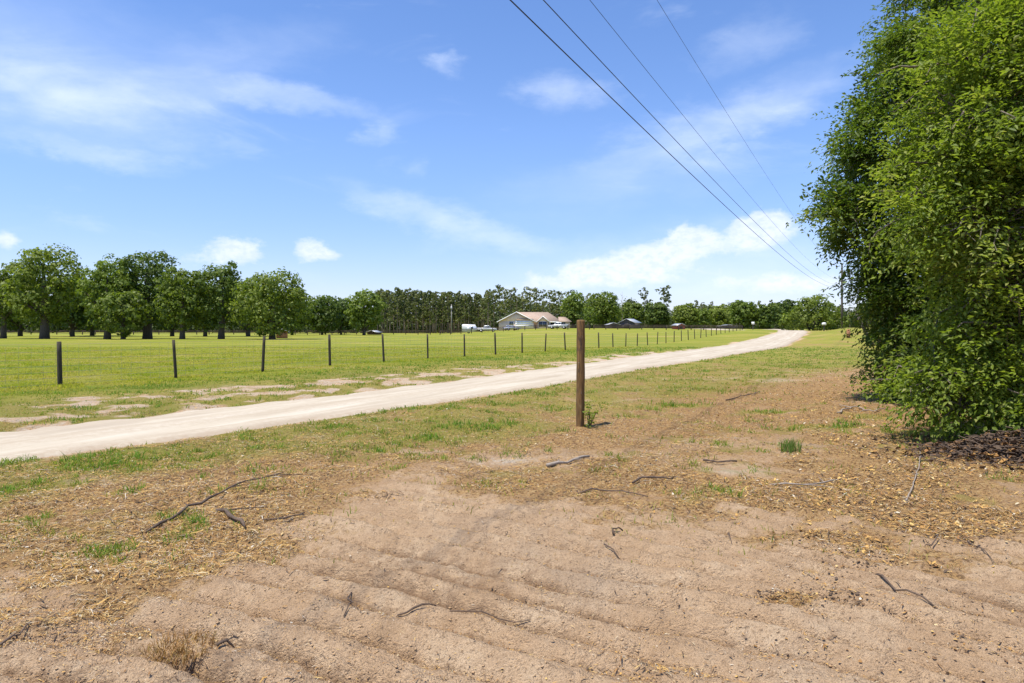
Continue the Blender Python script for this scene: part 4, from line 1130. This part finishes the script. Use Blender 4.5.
# ------------------------------------------------------------------ vehicles (about 200 m off)
def wheel(parent, x, y, r=.38, w=.26):
    a = np.arange(16) * 2 * PI / 16
    b = MB(); b.tube([(x, y - w / 2, r), (x, y + w / 2, r)], r, 16); t = b.build('wheel', M['tyre'], parent)
    b = MB(); sgn = 1 if y > 0 else -1
    b.tube([(x, y + sgn * w * .5, r), (x, y + sgn * (w * .5 + .02), r)], r * .58, 12); b.build('rim', M['rim'], t)
def vehicle(name, label, cat, px, Y, kind, paint, rz=0):
    X = (px - 512) / F_PX * Y
    t = tag(empty(name, (X, Y, float(zbase(X, Y))), rz), label, cat)
    if kind == 'pickup':
        W = .98
        body = [(-2.75, .55), (2.7, .5), (2.78, .75), (2.7, 1.08), (1.2, 1.18), (.9, 1.2), (-.95, 1.2), (-2.75, 1.2)]
        cab = [(-.95, 1.2), (1.15, 1.19), (.55, 1.86), (-.75, 1.9)]
        b = MB(); b.prism(body, -W, W); b.build('body', M[paint], t)
        b = MB(); b.prism(cab, -W * .88, W * .88); b.build('cab', M[paint], t)
        gl = MB()
        for s in (-1, 1):
            y = s * (W * .88 + .012); 
            for x0, x1 in ((-.75, -.08), (.0, .72)):
                gl.box(x0, x1, min(y, y - s * .02), max(y, y - s * .02), 1.27, 1.76)
        gl.quad((1.13, -.75, 1.24), (1.13, .75, 1.24), (.61, .7, 1.82), (.61, -.7, 1.82), .03)
        gl.box(-.97, -.93, -.7, .7, 1.28, 1.76)
        gl.build('window', M['glass'], t)
        b = MB(); b.box(2.72, 2.92, -W, W, .45, .68); b.box(-2.92, -2.76, -W, W, .5, .68); b.build('bumper', M['chrome'], t)
        b = MB(); b.box(-2.6, -1.05, -W + .1, W - .1, 1.195, 1.21); b.build('bed_liner', M['dark'], t)
        for s in (-1, 1):
            b = MB(); b.box(2.62, 2.80, s * .7 - .16, s * .7 + .16, .84, 1.0); b.build('headlight', M['trim'], t)
            b = MB(); b.box(-2.79, -2.74, s * .86 - .08, s * .86 + .08, .8, 1.1); b.build('tail_light', M['lamp'], t)
        wx = (1.75, -1.7)
    else:
        W = .92
        body = [(-2.35, .42), (2.25, .4), (2.38, .7), (2.2, .92), (1.0, 1.06), (-1.5, 1.08), (-2.3, 1.02), (-2.42, .8)]
        cab = [(-2.05, 1.05), (1.05, 1.05), (.35, 1.66), (-1.55, 1.68)] if kind == 'suv' else [(-1.75, 1.05), (1.0, 1.04), (.25, 1.46), (-.95, 1.48)]
        b = MB(); b.prism(body, -W, W); b.build('body', M[paint], t)
        b = MB(); b.prism(cab, -W * .82, W * .82); b.build('cab', M[paint], t)
        top = cab[2][1]
        gl = MB()
        for s in (-1, 1):
            y = s * (W * .82 + .012)
            for x0, x1 in ((-1.3, -.5), (-.42, .35)):
                gl.box(x0, x1, min(y, y - s * .02), max(y, y - s * .02), 1.12, top - .1)
        gl.quad((cab[1][0] - .02, -.66, 1.09), (cab[1][0] - .02, .66, 1.09), (cab[2][0] + .06, .62, top - .04), (cab[2][0] + .06, -.62, top - .04), .03)
        gl.quad((cab[0][0] + .02, .66, 1.09), (cab[0][0] + .02, -.66, 1.09), (cab[3][0] - .06, -.62, top - .04), (cab[3][0] - .06, .62, top - .04), .03)
        gl.build('window', M['glass'], t)
        b = MB(); b.box(2.3, 2.46, -W, W, .38, .58); b.box(-2.5, -2.36, -W, W, .42, .62); b.build('bumper', M[paint], t)
        for s in (-1, 1):
            b = MB(); b.box(2.2, 2.36, s * .66 - .17, s * .66 + .17, .70, .84); b.build('headlight', M['trim'], t)
            b = MB(); b.box(-2.44, -2.37, s * .70 - .14, s * .70 + .14, .8, .95); b.build('tail_light', M['lamp'], t)
        wx = (1.45, -1.4)
    for x in wx:
        for s in (-1, 1): wheel(t, x, s * (W - .1))
    return t
vehicle('pickup_truck', 'white pickup parked side on between the small trailer and the house', 'pickup', 487, 195, 'pickup', 'white_paint', 0.05)
vehicle('parked_car', 'silver car parked before the left gable of the house', 'car', 511.5, 190, 'sedan', 'silver_paint', .5)
vehicle('pickup_truck', 'white pickup parked before the porch, at the right end of the house', 'pickup', 558.5, 192, 'pickup', 'white_paint', 2.85)
# trailer
X = (469 - 512) / F_PX * 196
t = tag(empty('utility_trailer', (X, 196, float(zbase(X, 196))), .12), 'small white box trailer parked left of the white pickup', 'trailer')
b = MB(); b.prism([(-2.0, .5), (1.6, .5), (2.2, .75), (2.2, 1.6), (1.7, 2.55), (-1.9, 2.6), (-2.0, 2.4)], -1.0, 1.0); b.build('body', M['white_paint'], t)
b = MB(); b.box(.5, 1.1, -1.03, -1.004, 1.3, 1.95); b.build('window', M['glass'], t)
b = MB(); b.box(-.5, .2, -1.025, -1.004, .65, 2.2); b.build('door', M['trim'], t)
b = MB(); b.tube([(2.1, -.5, .55), (3.3, 0, .5)], .05, 6); b.tube([(2.1, .5, .55), (3.3, 0, .5)], .05, 6); b.build('hitch', M['chrome'], t)
for s in (-1, 1): wheel(t, -.1, s * .85, .33, .22)

# ------------------------------------------------------------------ barns, sheds and small far things
def shed(name, label, px, Y, w, d, hw, hp_, wallm, roofm, rz=0, open_=False, over=.4, cat='shed', doors=True):
    X = (px - 512) / F_PX * Y
    t = tag(empty(name, (X, Y, float(zbase(X, Y))), rz), label, cat)
    b = MB()
    if open_:
        for x in np.linspace(-w / 2, w / 2, 4):
            for y in (-d / 2, d / 2): b.box(x - .09, x + .09, y - .09, y + .09, -.2, hw)
        b.box(-w / 2, w / 2, d / 2 - .15, d / 2 - .1, -.1, hw)
        b.build('frame', M[wallm], t)
        b = MB(); b.box(-w / 2 + .4, w / 2 - .4, -.3, d / 2 - .5, -.1, hw * .62); b.build('stored_hay', M['dark'], t)
    else:
        b.box(-w / 2, w / 2, -d / 2, d / 2, -.2, hw)
        b.prism([(-w / 2, hw), (w / 2, hw), (0, hp_ - .1)], -d / 2, d / 2)
        b.build('wall', M[wallm], t)
        if doors:
            b = MB(); b.box(-w * .18, w * .18, -d / 2 - .05, -d / 2 - .01, 0, hw * .85); b.build('door', M['dark'], t)
    b = MB(); o = over
    b.quad((-w / 2 - o, d / 2 + o, hw - .1), (-w / 2 - o, -d / 2 - o, hw - .1), (0, -d / 2 - o, hp_), (0, d / 2 + o, hp_), .07)
    b.quad((0, d / 2 + o, hp_), (0, -d / 2 - o, hp_), (w / 2 + o, -d / 2 - o, hw - .1), (w / 2 + o, d / 2 + o, hw - .1), .07)
    b.build('roof', M[roofm], t)
    return t
shed('barn', 'dark barn with a pale metal roof right of the wide leafy tree', 630, 200, 4.4, 5.0, 1.7, 2.8, 'barn', 'tin', -.55, False, cat='barn')
shed('low_shed', 'small low shed with a white roof just left of the dark barn', 612.5, 198, 3.4, 2.6, 1.1, 1.6, 'barn', 'tin', .15)
shed('red_shed', 'little rust red shed with a pale roof beyond the wire fence posts', 678.5, 190, 2.6, 2.6, 1.0, 1.55, 'red_paint', 'tin', .35)
shed('animal_shelter', 'low animal shelter with a pale roof below the lime green tree', 374, 198, 3.0, 2.4, .7, 1.15, 'rail', 'tin', -.4, doors=False)
shed('feed_shelter', 'rusty brown feed shelter with a pale top beside the domed oak trunk', 282, 122, 1.9, 1.5, 1.1, 1.6, 'rust', 'tin', .3, doors=False)
shed('roadside_shed', 'grey low shed among trees past the end of the wire fence', 727, 205, 4.2, 2.6, .9, 1.2, 'barn', 'tin', .1)

def rail_fence(label, pts, step, hgt, name='rail_fence'):
    W = np.array(pts, float); d = np.concatenate([[0], np.cumsum(np.linalg.norm(np.diff(W, axis=0), axis=1))])
    s = np.arange(0, d[-1], step); X = np.interp(s, d, W[:, 0]); Y = np.interp(s, d, W[:, 1]); Z = zbase(X, Y)
    o0 = np.array([X[0], Y[0], Z[0]]); t = tag(empty(name, o0), label, 'fence')
    for x, y, z in zip(X, Y, Z):
        b = MB(); b.box(x - o0[0] - .10, x - o0[0] + .10, y - o0[1] - .10, y - o0[1] + .10, z - o0[2] - .2, z - o0[2] + hgt); b.build('fence_post', M['rail'], t)
    b = MB()
    for h in (.38, .76, 1.12):
        for i in range(len(X) - 1):
            p = np.array([X[i], Y[i] - .12, Z[i] + h]) - o0; q = np.array([X[i + 1], Y[i + 1] - .12, Z[i + 1] + h]) - o0
            b.quad(p, q, q + [0, 0, .13], p + [0, 0, .13], .04)
    b.build('rail', M['rail'], t); return t
def at(px, Y): return ((px - 512) / F_PX * Y, Y)
rail_fence('dark brown rail fence crossing in front of the house and vehicles', [at(440, 186), at(500, 184), at(592, 184)], 2.9, 1.15)
rail_fence('dark low rail fence closing the pasture below the pines and oaks', [at(-60, 196), at(200, 200), at(438, 200)], 3.6, 1.1)
rail_fence('dark rail fence running right past the barn and red shed', [at(594, 186), at(690, 180), at(752, 176)], 3.2, 1.15)

# small marks by the end of the lane
X, Y = at(753, 150); z = float(zbase(X, Y)); b = MB()
t = tag(empty('meter_box', (X, Y, z)), 'white box on a short post past the end of the wire fence', 'box')
b.box(-.08, .08, -.08, .08, -.2, 1.3); b.build('post', M['pole'], t)
b = MB(); b.box(-.26, .26, -.2, .2, 1.3, 1.85); b.build('box', M['trim'], t)
X, Y = at(824, 112); z = float(zbase(X, Y))
t = tag(empty('mailbox', (X, Y, z)), 'pale mailbox on a short post before the big roadside bush', 'mailbox')
b = MB(); b.box(-.06, .06, -.06, .06, -.2, 1.0); b.build('post', M['pole'], t)
b = MB(); a = np.linspace(0, PI, 9)
b.prism([(-.22, 1.0), (.22, 1.0)] + [(.22 * math.cos(q), 1.22 + .2 * math.sin(q)) for q in a], -.35, .35); b.build('box', M['trim'], t)
X, Y = at(848.5, 78); z = float(zbase(X, Y))
t = tag(empty('marker_post', (X, Y, z)), 'short thick rust brown wooden post on the bank right of the pole', 'post')
b = MB(); b.tube([(0, 0, -.2), (0, 0, .5), (0, 0, .98), (0, 0, 1.0)], [.22, .2, .19, .12], 10); b.build('post_shaft', M['rust'], t)

# ------------------------------------------------------------------ sky, sun, camera
SUN_AZ, SUN_EL = math.radians(238), math.radians(70)       # azimuth clockwise from +Y
sd = np.array([math.sin(SUN_AZ) * math.cos(SUN_EL), math.cos(SUN_AZ) * math.cos(SUN_EL), math.sin(SUN_EL)])
L = bpy.data.lights.new('Sun', 'SUN'); L.energy = 4.3; L.angle = math.radians(.8); L.color = (1, .945, .84)
so = link(bpy.data.objects.new('Sun', L))
from mathutils import Vector
so.rotation_euler = Vector(-sd).to_track_quat('-Z', 'Y').to_euler(); so.location = (0, 0, 60)

w = bpy.data.worlds.new('World'); SC.world = w; w.use_nodes = True
T = NT(w.node_tree); bg = w.node_tree.nodes['Background']
sky = T.n('ShaderNodeTexSky'); sky.sky_type = 'NISHITA'; sky.sun_disc = False
sky.sun_elevation = SUN_EL; sky.sun_rotation = SUN_AZ
sky.air_density = 1.0; sky.dust_density = .2; sky.ozone_density = 3.0; sky.altitude = 0
tc = T.n('ShaderNodeTexCoord').outputs['Generated']
sp = T.n('ShaderNodeSeparateXYZ'); T.lk(tc, sp.inputs[0])
az = T.math('ARCTAN2', sp.outputs[0], sp.outputs[1]); el = T.math('ARCSINE', sp.outputs[2])
cb = T.n('ShaderNodeCombineXYZ'); T.lk(az, cb.inputs[0]); T.lk(el, cb.inputs[1])
ae = cb.outputs[0]
wmap = T.n('ShaderNodeMapping'); wmap.inputs['Scale'].default_value = (1., 2.2, 1.); T.lk(ae, wmap.inputs['Vector'])
wn = T.n('ShaderNodeTexNoise'); wn.inputs['Scale'].default_value = 8.5; wn.inputs['Detail'].default_value = 6; wn.inputs['Roughness'].default_value = .62; T.lk(wmap.outputs[0], wn.inputs['Vector'])
w1 = T.n('ShaderNodeVectorMath', operation='SUBTRACT'); T.lk(wn.outputs['Color'], w1.inputs[0]); w1.inputs[1].default_value = (.5, .5, .5)
w2 = T.n('ShaderNodeVectorMath', operation='MULTIPLY'); T.lk(w1.outputs[0], w2.inputs[0]); w2.inputs[1].default_value = (.22, .075, 0)
w3 = T.n('ShaderNodeVectorMath', operation='ADD'); T.lk(w2.outputs[0], w3.inputs[0]); T.lk(ae, w3.inputs[1])
ae_w = w3.outputs[0]; WARP = [True]
def blob(px, py, sx, sy, rot=0., amp=1., soft=0.0):
    a = math.atan((px - 512) / F_PX); e = math.atan((HOR - py) / F_PX * math.cos(a))
    s = T.n('ShaderNodeVectorMath', operation='SUBTRACT'); T.lk(ae_w if WARP[0] else ae, s.inputs[0]); s.inputs[1].default_value = (a, e, 0)
    v = s.outputs[0]
    if rot:
        rt = T.n('ShaderNodeVectorRotate'); rt.rotation_type = 'Z_AXIS'; rt.inputs['Angle'].default_value = -math.radians(rot); T.lk(v, rt.inputs['Vector']); v = rt.outputs[0]
    m_ = T.n('ShaderNodeVectorMath', operation='MULTIPLY'); T.lk(v, m_.inputs[0]); m_.inputs[1].default_value = (F_PX / sx, F_PX / sy, 0)
    l_ = T.n('ShaderNodeVectorMath', operation='LENGTH'); T.lk(m_.outputs[0], l_.inputs[0])
    return T.mapr(l_.outputs['Value'], soft, 1.0, amp, 0.)
def add(L):
    r = L[0]
    for x in L[1:]: r = T.math('ADD', r, x)
    return r
mp = T.n('ShaderNodeMapping'); mp.inputs['Scale'].default_value = (1.0, 3.2, 1); mp.inputs['Rotation'].default_value = (0, 0, math.radians(2)); T.lk(ae, mp.inputs['Vector'])
n_cir = T.noise(mp.outputs[0], 4.2, 7, .58, .7)
mp2 = T.n('ShaderNodeMapping'); mp2.inputs['Scale'].default_value = (1.0, 1.5, 1); T.lk(ae, mp2.inputs['Vector'])
n_cum = T.noise(mp2.outputs[0], 26, 8, .6, .2)
n_c2 = T.noise(mp2.outputs[0], 62, 5, .6)
cir = add([blob(75, 102, 165, 52, 0, .62), blob(60, 95, 110, 26, 0, .3), blob(680, 262, 210, 48, 4, .55), blob(760, 285, 140, 40, 0, .5), blob(40, 45, 210, 65, 0, .28), blob(290, 100, 110, 18, -3, .60), blob(448, 66, 42, 13, 0, .42), blob(375, 130, 34, 14, 10, .3),
           blob(565, 97, 62, 24, -6, .42), blob(715, 125, 160, 34, 14, .66), blob(440, 215, 130, 24, -16, .55), blob(95, 150, 90, 12, -4, .45),
           blob(755, 40, 70, 28, 10, .3), blob(500, 245, 90, 16, 0, .4), blob(250, 60, 120, 40, 20, .22), blob(620, 180, 180, 40, 8, .22)])
cirm = T.math('MULTIPLY', cir, T.mapr(n_cir, .15, .80, .25, 1.))
gen = T.math('MULTIPLY', T.mapr(n_cir, .56, .80), .22)           # thin veils all round the sky
cirm = T.math('ADD', cirm, gen)
WARP[0] = False
cum = add([blob(235, 250, 52, 26), blob(205, 262, 46, 14, 0, .6), blob(312, 250, 42, 21), blob(335, 256, 26, 10, 0, .5), blob(560, 280, 90, 26, 6, .95), blob(615, 266, 62, 32), blob(665, 255, 64, 34, 14),
           blob(688, 241, 36, 26), blob(745, 238, 60, 32, 10, 1.), blob(770, 226, 46, 26), blob(700, 282, 120, 22, 0, .55), blob(800, 285, 90, 26, 0, .8), blob(8, 240, 18, 16), blob(480, 290, 60, 12, 0, .4)])
cumm = T.mapr(T.math('SUBTRACT', cum, T.math('ADD', T.math('MULTIPLY', T.math('SUBTRACT', n_cum, .32), 1.5), T.math('MULTIPLY', T.math('SUBTRACT', n_c2, .35), .9))), .0, .62)
lowhaze = T.math('MULTIPLY', T.mapr(el, .0, .15, 1., 0.), .2)
skyc = T.n('ShaderNodeHueSaturation'); skyc.inputs['Saturation'].default_value = 1.16; skyc.inputs['Value'].default_value = 1.08; T.lk(sky.outputs[0], skyc.inputs['Color'])
c = T.mix(1., skyc.outputs[0], (1.045, .945, 1.055), 'MULTIPLY')
low = T.mapr(el, -.02, .30, 1., 0.)
c = T.mix(low, T.mix(1., c, (1.14, 1.12, 1.10), 'MULTIPLY'), T.mix(1., c, (.70, .755, .91), 'MULTIPLY'))
WHITE = (6.6, 6.8, 7.3)
c = T.mix(lowhaze, c, (5.0, 5.8, 7.4))
c = T.mix(T.math('MINIMUM', cirm, .8), c, (5.6, 6.3, 7.6))
c = T.mix(T.math('MULTIPLY', cumm, .68), c, T.mix(T.mapr(n_c2, .35, .6), (5.4, 5.9, 6.9), WHITE))
T.lk(c, bg.inputs['Color']); bg.inputs['Strength'].default_value = .115

cam = bpy.data.cameras.new('Camera'); co = link(bpy.data.objects.new('Camera', cam))
cam.sensor_width = 36; cam.lens = 24; cam.shift_y = -12 / 1024; cam.clip_start = .05; cam.clip_end = 5000
co.location = (0, 0, CAMH); co.rotation_euler = (math.radians(90), 0, 0)
SC.camera = co
vs = SC.view_settings
vs.view_transform = 'Standard'; vs.look = 'None'; vs.exposure = 0.56; vs.gamma = 1; vs.use_curve_mapping = False
SC.cycles.max_bounces = 6; SC.cycles.transparent_max_bounces = 4
